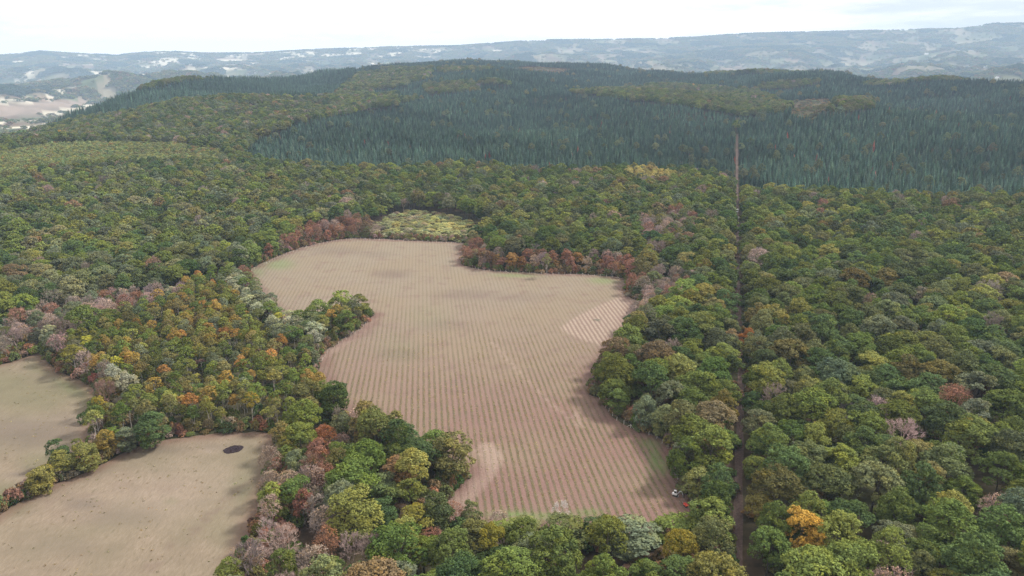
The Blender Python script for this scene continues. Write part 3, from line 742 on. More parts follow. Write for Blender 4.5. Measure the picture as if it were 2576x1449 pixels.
# weights: list of (kind, tint, weight)
MIXED = [('broadleaf', G1, 22), ('broadleaf', G2, 20), ('broadleaf', G3, 20), ('broadleaf', G4, 16), ('broadleaf', OLIVE, 8), ('broadleaf', YG, 6), ('broadleaf', GREYG, 5),
         ('broadleaf', BROWN, 1.6), ('thin', MAUVE, .8), ('thin', RUSSET, .15), ('bare', MAUVE, 1.2), ('broadleaf', GOLD, .08)]
ZONES = [
 ('scrub', reg((925, 530), (1000, 503), (1090, 498), (1180, 520), (1250, 545), (1190, 578), (1100, 582), (990, 582), (950, 560)), [('shrub', (.30, .32, .17), 5), ('shrub', (.34, .34, .15), 2.5), ('shrub', (.24, .27, .16), 4), ('shrub', (.30, .27, .19), 2)], (2.4, 4.0), (1.2, 3.0)),
 ('scrub', reg((1060, 525), (1120, 518), (1170, 530), (1150, 552), (1080, 550)), [('shrub', (.38, .38, .17), 6), ('shrub', (.31, .34, .17), 2)], (2.4, 3.8), (1.0, 2.0)),
 ('far belt', reg((590, 660), (640, 625), (700, 590), (800, 545), (950, 532), (965, 575), (830, 598), (740, 625), (640, 672), (600, 690)), [('thin', RUSSET, 6), ('broadleaf', RUSSET, 5), ('thin', MAUVE, 2), ('broadleaf', G4, 3), ('broadleaf', BROWN, 2)], (2.6, 4.4), (9, 14)),
 ('far belt', reg((955, 570), (1195, 575), (1195, 612), (955, 604)), [('thin', RUSSET, 5), ('broadleaf', RUSSET, 4), ('broadleaf', G4, 5), ('broadleaf', G3, 3)], (2.6, 4.2), (8, 13)),
 ('notch', reg((1150, 585), (1230, 585), (1250, 622), (1420, 618), (1590, 630), (1625, 690), (1500, 700), (1150, 690)), [('thin', RUSSET, 4), ('broadleaf', RUSSET, 4), ('broadleaf', (.28, .17, .07), 3.5), ('broadleaf', G1, 1.2), ('broadleaf', BROWN, 3), ('thin', MAUVE, 1)], (2.8, 4.2), (9, 13)),
 ('pale belt', reg((0, 800), (120, 745), (250, 718), (420, 686), (470, 700), (440, 722), (330, 745), (220, 790), (160, 835), (110, 885), (40, 905), (-200, 960), (-200, 860)), [('thin', MAUVE, 6), ('bare', MAUVE, 3), ('broadleaf', GREYG, 5), ('broadleaf', PALE, 3), ('thin', RUSSET, 2), ('broadleaf', G4, 2)], (2.8, 4.6), (9, 14)),
 ('right belt', reg((1568, 690), (1640, 660), (1700, 640), (1760, 690), (1690, 745), (1640, 770), (1590, 772), (1570, 735)), [('thin', MAUVE, 6), ('bare', MAUVE, 2), ('broadleaf', G4, 4), ('broadleaf', GREYG, 3), ('thin', RUSSET, 2)], (3, 4.6), (9, 14)),
 ('right belt', reg((1600, 545), (1700, 515), (1760, 540), (1720, 600), (1620, 590)), [('thin', MAUVE, 2.4), ('thin', RUSSET, .6), ('broadleaf', G4, 4), ('broadleaf', OLIVE, 3)], (3.4, 5), (13, 18)),
 ('grey wood', reg((560, 672), (620, 662), (660, 700), (720, 770), (800, 790), (820, 850), (800, 885), (720, 850), (640, 770), (590, 720)), [('slender', PALE, 6), ('slender', GREYG, 7), ('slender', G4, 4), ('bare', PALE, 1), ('slender', G1, 3)], (2.3, 3.6), (10, 14)),
 ('grey wood', reg((105, 880), (190, 850), (240, 900), (330, 930), (330, 990), (250, 1000), (200, 945), (130, 912)), [('broadleaf', GREYG, 6), ('broadleaf', PALE, 4), ('broadleaf', OLIVE, 3), ('slender', YG, 2), ('bare', MAUVE, 2), ('thin', MAUVE, 2)], (2.8, 4.2), (11, 15)),
 ('hedge end', reg((55, 1255), (60, 1215), (110, 1160), (175, 1110), (215, 1085), (285, 1110), (330, 1125), (250, 1175), (130, 1230)), [('broadleaf', YG, 5), ('broadleaf', OLIVE, 5), ('broadleaf', (.22, .19, .05), 2), ('broadleaf', G2, 2)], (3.0, 4.4), (9, 12)),
 ('young wood', reg((200, 1000), (240, 960), (300, 940), (420, 1000), (560, 980), (700, 980), (740, 1050), (690, 1090), (420, 1100), (330, 1130), (190, 1130), (170, 1100)), [('slender', YG, 7), ('slender', OLIVE, 6), ('slender', G2, 6), ('slender', (.24, .20, .045), 3.5), ('slender', ORANGE, 1.1), ('slender', G1, 5)], (1.9, 2.8), (11.5, 14.5)),
 ('young wood', reg((110, 870), (200, 815), (330, 755), (430, 695), (560, 655), (620, 662), (720, 770), (800, 785), (880, 745), (940, 735), (935, 800), (805, 880), (805, 985), (700, 1060), (500, 1040), (300, 960), (130, 910)), [('slender', YG, 6), ('slender', OLIVE, 8), ('slender', G2, 6), ('slender', G1, 4), ('slender', ORANGE, 1.1), ('slender', (.30, .22, .07), 4), ('slender', GREYG, 3)], (1.9, 2.9), (11, 14)),
 ('near wood west', reg((690, 1050), (860, 1005), (880, 1080), (810, 1250), (900, 1285), (1110, 1280), (1250, 1320), (1000, 1335), (720, 1449), (620, 1700), (300, 1700), (480, 1449), (630, 1240)), [('broadleaf', G1, 5), ('broadleaf', G2, 5), ('broadleaf', GREYG, 3), ('broadleaf', YG, 4), ('broadleaf', OLIVE, 4), ('thin', MAUVE, 3), ('thin', RUSSET, 3.4), ('broadleaf', RUSSET, 2.2), ('bare', MAUVE, 2.6)], (2.9, 4.8), (10, 15)),
 ('field hedge', reg((1120, 1285), (1250, 1308), (1500, 1316), (1720, 1300), (1850, 1290), (1850, 1335), (1700, 1332), (1400, 1342), (1120, 1330)), [('shrub', RUSSET, 4), ('shrub', BROWN, 4), ('shrub', OLIVE, 3), ('shrub', MAUVE, 3), ('thin', MAUVE, 1)], (1.6, 2.8), (2.2, 4.2)),
 ('left oaks', reg((-500, 430), (0, 432), (300, 402), (590, 396), (900, 430), (930, 520), (800, 545), (600, 640), (440, 686), (0, 800), (-500, 900)), MIXED + [('broadleaf', GREYG, 18), ('broadleaf', (.19, .205, .11), 18), ('broadleaf', G2, 10)], (3.8, 7.0), (12, 19)),
 ('golden row', reg((1560, 428), (1600, 418), (1710, 428), (1716, 444), (1640, 444), (1570, 438)), [('broadleaf', (.36, .33, .13), 1)], (3.5, 5), (13, 16)),
 ('oak patch', reg((900, 180), (1090, 165), (1080, 190), (1000, 215), (850, 227)), MIXED + [('broadleaf', (.17, .185, .09), 40)], (4, 6), (13, 18)),
 ('oak patch', reg((1060, 207), (1190, 200), (1212, 222), (1080, 232)), MIXED + [('broadleaf', (.17, .185, .09), 50)], (4, 6), (13, 18)),
 ('oak patch', reg((1430, 226), (1700, 212), (1900, 222), (1992, 262), (1960, 278), (1870, 285), (1720, 258), (1580, 245)), MIXED + [('broadleaf', (.17, .185, .09), 30)], (4, 6), (13, 18)),
 ('oak patch', reg((2055, 274), (2110, 242), (2195, 243), (2200, 265), (2120, 277)), MIXED + [('broadleaf', (.19, .19, .095), 60)], (4, 6), (13, 18)),
 ('clearing', reg((1985, 240), (2080, 232), (2096, 250), (2050, 292), (1995, 280)), [('shrub', BROWN, 1), ('shrub', GREYG, 1)], (2, 3), (2, 3)),
 ('clearing', reg((1270, 163), (1330, 158), (1480, 168), (1400, 176)), [('shrub', BROWN, 1)], (2, 3), (1, 2)),
 ('pale plantation', reg((-500, 385), (0, 376), (140, 350), (420, 350), (560, 370), (582, 394), (300, 402), (0, 432), (-500, 440)), [('slender', (.19, .25, .11), 6), ('slender', (.23, .26, .12), 6), ('slender', (.24, .26, .10), 5), ('slender', (.28, .21, .10), 1.0)], (2.4, 3.3), (10, 12)),
 ('fir wood', reg((588, 388), (640, 345), (740, 305), (900, 275), (1000, 258), (1100, 243), (1280, 238), (1400, 228), (1500, 232), (1600, 250), (1720, 262), (1848, 285), (1852, 440), (1700, 422), (1560, 412), (1480, 425), (1330, 425), (1180, 407), (1000, 420), (850, 420), (700, 405)), [('conifer', CON, 60), ('conifer', (.060, .102, .076), 40), ('conifer', (.074, .112, .084), 22), ('conifer', (.20, .06, .05), .25), ('broadleaf', GREYG, 2)], (2.8, 4.0), (11.5, 16.5)),
 ('fir wood', reg((1858, 290), (1900, 268), (1980, 282), (2090, 292), (2205, 270), (2212, 240), (2576, 205), (3100, 205), (3100, 495), (2576, 490), (2350, 487), (2150, 478), (2000, 475), (1860, 470)), [('conifer', CON, 60), ('conifer', (.060, .102, .076), 40), ('conifer', (.074, .112, .084), 22), ('conifer', (.20, .06, .05), .25), ('broadleaf', GREYG, 3)], (2.8, 4.0), (11.5, 16.5)),
 ('fir wood', reg((-500, 352), (0, 300), (150, 278), (250, 256), (330, 228), (450, 203), (600, 188), (750, 172), (905, 158), (860, 215), (830, 240), (600, 240), (460, 248), (300, 280), (200, 297), (0, 344), (-500, 395)), [('conifer', CON, 60), ('conifer', (.060, .102, .076), 30)], (2.8, 4.0), (19, 25)),
 ('oak wood', reg((-500, 395), (0, 344), (200, 297), (300, 280), (460, 248), (600, 240), (900, 240), (1050, 246), (900, 275), (740, 305), (620, 350), (560, 370), (400, 350), (140, 350), (0, 376), (-500, 385)), MIXED + [('broadleaf', GREYG, 22), ('thin', MAUVE, 3)], (4.2, 6.2), (14, 19)),
]
FIRS = [('conifer', CON, 60), ('conifer', (.060, .102, .076), 40), ('conifer', (.074, .112, .084), 15), ('broadleaf', OLIVE, 1)]
n_stand = SN(520, 47, 2); n_tone = SN(90, 43, 3)
def assign(x, y, g):
    """zone, kind, radius, height and tint for standing places x, y"""
    n = len(x); z = height(x, y); u, v = project(x, y, z + 12.0); r = np.hypot(x, y)
    kind = np.empty(n, object); rad = np.zeros(n); hgt = np.zeros(n); tint = np.zeros((n, 3)); zone = np.empty(n, object); done = np.zeros(n, bool)
    def give(mask, zn, wts, rr, hh):
        ix_ = np.nonzero(mask)[0]
        if not len(ix_): return
        w_ = np.array([q_[2] for q_ in wts], float); pick = g.choice(len(wts), len(ix_), p=w_ / w_.sum())
        for k, q_ in enumerate(wts):
            s_ = ix_[pick == k]; kind[s_] = q_[0]; tint[s_] = q_[1]
        zone[ix_] = zn; t = g.uniform(0, 1, len(ix_)) ** .9
        rad[ix_] = rr[0] + (rr[1] - rr[0]) * t; hgt[ix_] = hh[0] + (hh[1] - hh[0]) * (.55 * t + .45 * g.uniform(0, 1, len(ix_)))
    order = [Z for Z in ZONES if Z[0] == 'scrub'][::-1] + [Z for Z in ZONES if Z[0] != 'scrub']
    for zn, P, wts, rr, hh in order:
        m = inside(u, v, P) & ~done; give(m, zn, wts, rr, hh); done |= m
    pch = n_stand(x, y)
    m = ~done & (r > 1750) & (u > 820) & (pch > 1.5); give(m, 'oak patch', MIXED + [('broadleaf', (.17, .185, .09), 40)], (4, 6), (12, 17)); done |= m
    m = ~done & ((r > 1750) | ((v < 300) & (u > 1000))) & (u > 820); give(m, 'fir wood', FIRS, (2.8, 4.0), (11, 16)); done |= m
    m = ~done & (r > 900); give(m, 'oak wood', MIXED, (4.2, 6.3), (14, 19)); done |= m
    m = ~done; give(m, 'oak wood', MIXED, (3.8, 7.4), (12, 20))
    k_ = (kind == 'broadleaf') & (zone == 'fir wood'); rad[k_] = rad[k_] * .5 + 2.6; hgt[k_] = 14 + 3 * g.uniform(0, 1, k_.sum())
    k_ = kind == 'conifer'; rad[k_] *= .74; hgt[k_] *= .80; e_, c_ = voro(x * .8 + 900, y * .8); hgt[k_] *= (.78 + .36 * c_[k_, 0]); tint[k_] *= (.74 + .52 * c_[k_, 1])[:, None]; rad[k_] *= (.85 + .25 * c_[k_, 2])
    tint[k_] *= np.clip(1 + g.normal(0, .24, k_.sum()), .5, 1.8)[:, None]; hgt[k_] += g.normal(0, 1.6, k_.sum())
    tone = n_tone(x, y); wob = g.normal(0, .055, (n, 3)) * np.array([1, .6, 1]); br = g.normal(0, .16, n)
    tint *= np.clip(1 + wob + (br + .06 * tone)[:, None], .55, 1.6)
    zone[:] = np.where(zone == None, 'oak wood', zone)
    return z, kind, rad, hgt, tint, zone
track_gap = lambda r: 2.6 + 0 * r
trees = []      # dicts
grid = {}
def fits(x, y, r, pack=.74):
    cx, cy = int(x // 8), int(y // 8)
    for i in range(cx - 2, cx + 3):
        for j in range(cy - 2, cy + 3):
            for (a, b_, q_) in grid.get((i, j), ()):
                if (a - x) ** 2 + (b_ - y) ** 2 < (pack * (q_ + r)) ** 2: return False
    return True
def put(x, y, r): grid.setdefault((int(x // 8), int(y // 8)), []).append((x, y, r))

# trees that stand out in the photograph: (u, v of the crown's middle, radius, height, kind, tint, name, label)
SPECIAL = [
 (2015, 1358, 4.6, 17, 'broadleaf', GOLD, 'golden autumn tree with a tall crown in the green wood at the lower right'),
 (1880, 862, 4.2, 13, 'broadleaf', (.30, .14, .05), 'rust orange tree leaning over the dirt track where it bends'),
 (1832, 868, 2.4, 9, 'broadleaf', (.24, .12, .05), 'small rust orange tree left of the dirt track bend'),
 (1945, 1006, 5.2, 15, 'bare', MAUVE, 'large bare grey tree just right of the dirt track'),
 (1686, 886, 4.4, 14, 'bare', MAUVE, 'bare grey-mauve tree in the wood right of the planted field'),
 (1632, 892, 3.8, 13, 'thin', MAUVE, 'thin mauve tree beside the bare one right of the planted field'),
 (702, 800, 2.5, 10, 'slender', LIME, 'bright lemon yellow small tree near the tip of the young wood'),
 (216, 862, 2.4, 12, 'slender', LIME, 'bright yellow tree at the west corner of the young wood'),
 (290, 916, 2.6, 11, 'slender', LIME, 'yellow-green tree above the bare brown tree beside the upper meadow'),
 (262, 990, 4.6, 15, 'bare', (.26, .16, .13), 'tall bare reddish tree with pale trunk at the upper meadow edge'),
 (385, 1083, 5.2, 13, 'broadleaf', G3, 'big dark green round tree at the top edge of the lower meadow'),
 (1376, 655, 2.6, 15, 'slender', (.21, .22, .10), 'tall pale green tree with white trunk in the russet field edge'),
 (1425, 640, 4.6, 14, 'broadleaf', (.07, .11, .06), 'tall grey-green tree above the russet row behind the planted field'),
 (1190, 600, 4.2, 14, 'broadleaf', (.24, .23, .11), 'pale yellow-green tree with orange top at the field notch corner'),
 (1030, 1252, 4.0, 12, 'broadleaf', (.165, .19, .055), 'bright light green tree at the south tip of the middle wood'),
 (1085, 1275, 3.0, 8, 'bare', (.36, .33, .29), 'low pale grey bare tree beside the light green one'),
 (857, 985, 2.5, 5.5, 'shrub', G3, 'lone dark green bush at the west side of the planted field'),
 (212, 1053, 2.2, 3.5, 'shrub', G3, 'dark green bush standing alone in the upper meadow'),
 (902, 768, 5.0, 12, 'broadleaf', (.12, .14, .035), 'yellowish green round tree at the tip of the wooded spur'),
 (870, 812, 5.0, 12, 'broadleaf', G1, 'dark green round tree below the tip of the wooded spur'),
 (765, 900, 5.0, 12, 'broadleaf', G3, 'dark green broad tree where the young wood meets the planted field'),
 (770, 952, 4.0, 10, 'broadleaf', G1, 'dark green tree at the south-east corner of the young wood'),
 (820, 1102, 3.4, 11, 'thin', (.26, .11, .05), 'rust orange tree in the mixed wood east of the lower meadow'),
 (757, 1112, 4.6, 14, 'broadleaf', G2, 'large bright green tree beside the mixed wood and lower meadow'),
 (2230, 1412, 5.5, 17, 'broadleaf', G2, 'very broad green tree near the bottom edge at the lower right'),
 (1710, 1395, 4.0, 14, 'broadleaf', (.24, .21, .045), 'yellow tree at the bottom edge left of the dirt track'),
 (1050, 1326, 4.8, 12, 'broadleaf', (.20, .19, .045), 'yellowing broad tree at the bottom below the middle wood'),
 (1235, 1370, 3.6, 13, 'broadleaf', (.21, .20, .04), 'yellow-green tree at the bottom edge in the near hedge wood'),
 (1530, 1366, 5.0, 14, 'broadleaf', (.13, .15, .04), 'rounded green tree in the near wood below the planted field'),
 (1310, 1364, 5.0, 13, 'broadleaf', (.11, .14, .04), 'olive green broad tree in the near wood below the bare soil'),
 (1185, 1295, 2.8, 9, 'broadleaf', G4, 'grey-green tree standing up into the planted field near end'),
 (1820, 1035, 4.6, 15, 'broadleaf', (.17, .15, .05), 'tawny olive tree left of the dirt track'),
 (1790, 1140, 6.2, 18, 'broadleaf', G2, 'tall bright green tree between the planted field and the track'),
 (1725, 1160, 5.0, 16, 'broadleaf', (.10, .14, .04), 'broad green tree at the field edge above the white excavator'),
 (104, 1205, 4.0, 9, 'broadleaf', (.22, .21, .07), 'yellow-green tree at the western tip of the hedge between meadows'),
 (150, 1165, 3.8, 9, 'broadleaf', (.19, .20, .07), 'olive tree second from the western tip of the meadow hedge'),
 (212, 1150, 4.4, 10, 'broadleaf', (.18, .19, .065), 'broad olive tree in the middle of the hedge between meadows'),
 (268, 1112, 3.4, 10, 'broadleaf', (.27, .21, .06), 'golden olive tree in the hedge above the lower meadow'),
 (318, 1108, 3.6, 9, 'broadleaf', GREYG, 'grey-green tree beside the big dark green tree of the meadow hedge'),
 (1262, 1392, 2.6, 9, 'bare', MAUVE, 'small bare mauve tree at the bottom edge of the near wood'),
 (1255, 1310, 3.0, 7, 'thin', MAUVE, 'thin pinkish tree at the near end of the planted field'),
 (1140, 1290, 3.0, 8, 'thin', RUSSET, 'reddish thin tree at the south-west corner of the planted field'),
]
CEN = {'broadleaf': .66, 'slender': .7, 'shrub': .5, 'bare': .6, 'thin': .6, 'conifer': .5}
for (u, v, r_, h_, k_, t_, lab) in SPECIAL:
    p = at(u, v, h_ * (.5 if k_ == 'broadleaf' else CEN[k_])); put(p[0], p[1], 7.0 if k_ == 'shrub' else r_)
    trees.append(dict(x=p[0], y=p[1], z=0.0, r=r_, h=h_, kind=k_, tint=np.array(t_), zone='special', label=lab, tier=0))
p = at(1409, 1313, 0)
trees.append(dict(x=p[0], y=p[1], z=0., r=2.5, h=6.6, kind='bare', tint=np.array((.62, .58, .54)), zone='special', label='small pale bare tree standing alone at the near end of the planted field', tier=0))
put(p[0], p[1], 5.0)

NEAR = 960.0
def candidates(n, g):
    # density uniform over the wedge in view, with a margin at the sides
    y = np.sqrt(g.uniform(0, 1, n)) * (NEAR + 40); x = g.uniform(-1, 1, n) * (y * .80 + 75); y = y + 55
    k = np.hypot(x, y) < NEAR; return x[k], y[k]
def allowed(x, y, r):
    ok = np.ones(len(x), bool)
    for P in (MAIN, M1, M2):
        ins = inside(x, y, P); d = dist_poly(x, y, P); ok &= ~ins & (d > r * .42)
    rr = np.hypot(x, y)
    ok &= dist_track(x, y) > (r * .82 + .3 + sstep(300, 700, rr) * 1.0)
    return ok
gC = np.random.default_rng(11)
for tier, (n, pack) in enumerate([(26000, .74), (34000, .66), (36000, .55)]):
    x, y = candidates(n, gC); z, kd, rd, hg, tn, zn = assign(x, y, gC)
    if tier == 0: k = rd > np.where(np.isin(kd, ('broadleaf',)), 5.0, 2.6)
    elif tier == 1: k = rd > 0
    else: rd = rd * .8; hg = hg * .68; k = rd > 0
    k &= allowed(x, y, rd)
    uu, _v = project(x, y, 8.0); kk_ = (VH / 2 - (1306 + gC.uniform(-4, 14, len(x)))) / FPX
    hmax = CAMH + y * (kk_ * CT - ST) / (CT + kk_ * ST)
    south = (uu > 1125) & (uu < 1750) & (y < 186)
    k &= ~(south & (hmax < 2.2)); small = south & (hmax < 5.0); kd = np.where(small & (kd == 'broadleaf'), 'shrub', kd); rd = np.where(small, np.minimum(rd, 2.4), rd)
    hg = np.where(south, np.minimum(hg, np.maximum(hmax, 2.0)), hg)
    for i in np.nonzero(k)[0]:
        if fits(x[i], y[i], rd[i], pack):
            put(x[i], y[i], rd[i])
            trees.append(dict(x=x[i], y=y[i], z=z[i], r=rd[i], h=hg[i], kind=kd[i], tint=tn[i], zone=zn[i], label=None, tier=1))
print('near trees', len(trees))
# beyond NEAR: jittered grid, wider with distance
gx, gy = [], []
for r0 in np.arange(NEAR, 3300, 60.0):
    s_ = 5.3 + (r0 - NEAR) * .0010
    y_ = np.arange(0, 60.0, s_); na_ = int(2 * .73 * r0 / s_)
    a_, q_ = np.meshgrid(np.linspace(-.73, .73, na_), y_)
    q_ = q_ + r0 + gC.uniform(-.45, .45, q_.shape) * s_; a_ = a_ + gC.uniform(-.48, .48, a_.shape) * 1.46 / na_
    gx.append((np.sin(a_) * q_).ravel()); gy.append((np.cos(a_) * q_).ravel())
gx, gy = np.concatenate(gx), np.concatenate(gy)
rr = np.hypot(gx, gy); az = np.arctan2(gx, gy)
k = (rr < edge_r(az) + 160) & (rr > NEAR); gx, gy = gx[k], gy[k]
z, kd, rd, hg, tn, zn = assign(gx, gy, gC)
fat = np.where(np.isin(kd, ('broadleaf', 'thin', 'bare')), .42, 1.0)         # broad crowns stand wider apart
fat = np.where(np.isin(kd, ('shrub',)), .30, fat)
k = (gC.uniform(0, 1, len(gx)) < fat) & (dist_track(gx, gy) > rd * .6 + 1.1)
rr = np.hypot(gx, gy); gs = 1 + (rr - NEAR) * .00022
FARN = int(k.sum())
far = dict(x=gx[k], y=gy[k], z=z[k], r=(rd * gs)[k], h=hg[k], kind=kd[k], tint=tn[k], zone=zn[k])
print('far trees', FARN)

# ------------------------------------------------------------------ single trees and massed trees
BASE = {'broadleaf': (5.0, 18.0), 'slender': (2.4, 14.0), 'shrub': (2.0, 2.8), 'bare': (4.4, 15.0), 'thin': (4.2, 14.0), 'conifer': (3.0, 24.0)}
NAMES = {'broadleaf': 'broadleaf_tree', 'slender': 'slender_tree', 'shrub': 'bush', 'bare': 'bare_tree', 'thin': 'sparse_tree', 'conifer': 'conifer_tree'}
CATS = {'broadleaf': 'tree', 'slender': 'tree', 'shrub': 'bush', 'bare': 'tree', 'thin': 'tree', 'conifer': 'conifer'}
def colour_word(t, kind):
    r_, g_, b_ = t
    if kind == 'bare': return 'grey'
    if r_ > g_ * 1.9: return 'russet' if r_ < .27 else 'orange'
    if r_ > g_ * 1.35: return 'golden' if r_ > .3 else ('mauve' if b_ > .11 else 'brown')
    if r_ > g_ * 1.1: return 'pinkish' if b_ > .11 else 'tawny'
    if r_ > g_ * .88: return 'yellow-green' if g_ > .16 else ('pale' if b_ > .09 else 'olive')
    if b_ > g_ * .52: return 'grey-green'
    return 'dark green' if g_ < .09 else ('green' if g_ < .118 else 'bright green')
SHAPE = {'broadleaf': 'round-crowned tree', 'slender': 'slender tree', 'shrub': 'bush', 'bare': 'leafless tree', 'thin': 'thin-leaved tree', 'conifer': 'conical fir tree'}
PLACE = {'left oaks': 'in the oaks west of the field', 'oak wood': 'in the oak wood', 'young wood': 'in the young wood', 'grey wood': 'in the grey-green wood', 'near wood west': 'east of the lower meadow', 'far belt': 'behind the planted field', 'notch': 'at the field notch',
         'pale belt': 'in the pale belt', 'right belt': 'right of the planted field', 'field hedge': 'at the near field edge', 'hedge end': 'in the hedge between meadows', 'scrub': 'in the yellow scrub', 'golden row': 'before the firs',
         'fir wood': 'in the fir wood', 'pale plantation': 'in the plantation', 'oak patch': 'among the firs', 'clearing': 'in the clearing'}
for t in trees:
    t['u'], t['v'] = (float(q_) for q_ in project(t['x'], t['y'], t['z'] + t['h'] * CEN[t['kind']]))
    t['size'] = t['r'] * math.sqrt(max(t['h'], .1)) / math.hypot(t['x'], t['y'], 100)
    t['inview'] = -20 < t['u'] < VW + 20 and 0 < t['v'] < VH + 10
_ex = np.array([t['x'] for t in trees]); _ey = np.array([t['y'] for t in trees])
_ed = np.minimum(np.minimum(dist_poly(_ex, _ey, MAIN), dist_poly(_ex, _ey, M1)), dist_poly(_ex, _ey, M2))
for t, e_ in zip(trees, _ed): t['edge'] = e_ < t['r'] + 3.0
def variant(t):
    h_ = int(abs(t['x'] * 37.7 + t['y'] * 91.3))
    if t['kind'] == 'broadleaf': return SKIRT0 + h_ % 4 if t.get('edge') else h_ % SKIRT0
    return h_ % len(MODEL[t['kind']])
LANDMARKS = [(2015, 1358, 'golden tree at lower right'), (1880, 862, 'rust tree at the track bend'), (1945, 1006, 'big bare tree beside the track'), (702, 800, 'lemon yellow tree'), (216, 862, 'yellow tree at the meadow corner'),
 (262, 990, 'bare reddish meadow-edge tree'), (385, 1083, 'big dark meadow tree'), (1376, 655, 'tall pale poplar-like tree'), (1030, 1252, 'bright light green tree'), (857, 985, 'lone dark bush'), (902, 768, 'wooded spur tip'),
 (587, 1130, 'black burnt patch'), (1700, 1243, 'white excavator'), (1409, 1290, 'lone pale bare tree'), (1500, 810, 'pale striped plot'), (1105, 535, 'yellow scrub clearing'), (1640, 432, 'golden row before the firs'),
 (1855, 540, 'white van on the track'), (1850, 325, 'far end of the track'), (1190, 600, 'field notch'), (620, 690, 'west tip of the field'), (2560, 1430, 'bottom right corner'), (2560, 1100, 'lower right edge'), (2300, 1180, 'middle of the right-hand wood'),
 (1300, 1440, 'bottom middle edge'), (900, 1400, 'bottom edge below the middle wood'), (540, 1440, 'near end of the lower meadow'), (10, 915, 'upper meadow west end'), (500, 900, 'middle of the young wood'), (1000, 1120, 'middle of the central wood'), (60, 1240, 'meadow hedge tip'),
 (600, 385, 'west corner of the firs'), (900, 415, 'fir edge above the scrub'), (1250, 415, 'fir edge above the notch'), (2100, 480, 'fir edge right of the track'), (2480, 488, 'fir edge at the right border'), (2250, 900, 'upper right-hand wood'), (1690, 1000, 'wood between field and track'), (10, 700, 'left border of the oaks'), (330, 620, 'oaks west of the field')]
_one = ['', 'first', 'second', 'third', 'fourth', 'fifth', 'sixth', 'seventh', 'eighth', 'ninth', 'tenth', 'eleventh', 'twelfth', 'thirteenth', 'fourteenth', 'fifteenth', 'sixteenth', 'seventeenth', 'eighteenth', 'nineteenth']
_ten = {2: 'twent', 3: 'thirt', 4: 'fort', 5: 'fift', 6: 'sixt', 7: 'sevent', 8: 'eight', 9: 'ninet'}
def ordinal(n):
    if n < 20: return _one[n]
    if n > 99: return 'far ' + ordinal(n - 99)
    return _ten[n // 10] + ('ieth' if n % 10 == 0 else 'y-' + _one[n % 10])
_dirs = ['right of', 'above right of', 'above', 'above left of', 'left of', 'below left of', 'below', 'below right of']
queue = {}
def place_label(t):
    """colour, shape and count in one direction from the closest landmark"""
    d = [(math.hypot(t['u'] - a, t['v'] - b_), i) for i, (a, b_, c_) in enumerate(LANDMARKS)]
    _, i = min(d); a, b_, nm = LANDMARKS[i]
    sec = int(((math.degrees(math.atan2(b_ - t['v'], t['u'] - a)) + 22.5) % 360) // 45)
    key = (colour_word(t['tint'], t['kind']), SHAPE[t['kind']], sec, i)
    queue[key] = queue.get(key, 0) + 1
    return f"{ordinal(queue[key])} {key[0]} {key[1]} {_dirs[sec]} the {nm}"
def lm_dist(t): return min(math.hypot(t['u'] - a, t['v'] - b_) for a, b_, c_ in LANDMARKS)
used_labels = set()
def single(t):
    k = t['kind']; d = MODEL[k][variant(t)]; b_ = BASE[k]
    root = bpy.data.objects.new(NAMES[k], None); COL.objects.link(root)
    root.empty_display_size = .5
    root.location = (t['x'], t['y'], t['z'] + (0.05 if t['z'] == 0 else 0)); root.rotation_euler = (0, 0, (t['x'] * 13.1 + t['y'] * 7.7) % 6.283)
    root.scale = (t['r'] / b_[0], t['r'] / b_[0] * (.92 + .16 * ((t['x'] * 3.3) % 1)), t['h'] / b_[1])
    lab = t['label'] or place_label(t)
    used_labels.add(lab)
    tag(root, lab, CATS[k], {'broadleaf': 'broadleaf trees of the woods', 'slender': 'slender trees of the young wood', 'shrub': 'bushes at the field edges', 'bare': 'leafless trees in the woods', 'thin': 'half-bare autumn trees', 'conifer': 'fir trees of the dark wood'}[k])
    parts = (('crown', 'crown'), ('trunk', 'trunk')) if d['trunk'] is not None else (('branches', 'crown'),)
    if k == 'thin': parts = (('crown', 'crown'), ('branches', 'trunk'))
    for nm, key in parts:
        o = bpy.data.objects.new(nm, d[key]); COL.objects.link(o); o.parent = root
        o['tint'] = [float(q_) for q_ in t['tint']] + [1.0]
KINDS_ = list(BASE)
mass = {k: [] for k in KINDS_}
LIMIT = {'broadleaf': 300, 'slender': 300, 'shrub': 120, 'bare': 150, 'thin': 200, 'conifer': 0}
for k in KINDS_:
    T = sorted([t for t in trees if t['kind'] == k], key=lambda t: (t['label'] is None, not t['inview'], -t['size']))
    for i, t in enumerate(T):
        if not (i < LIMIT[k] and t['inview']): mass[k].append(t)
    for t in sorted([t for i, t in enumerate(T) if i < LIMIT[k] and t['inview']], key=lm_dist): single(t)
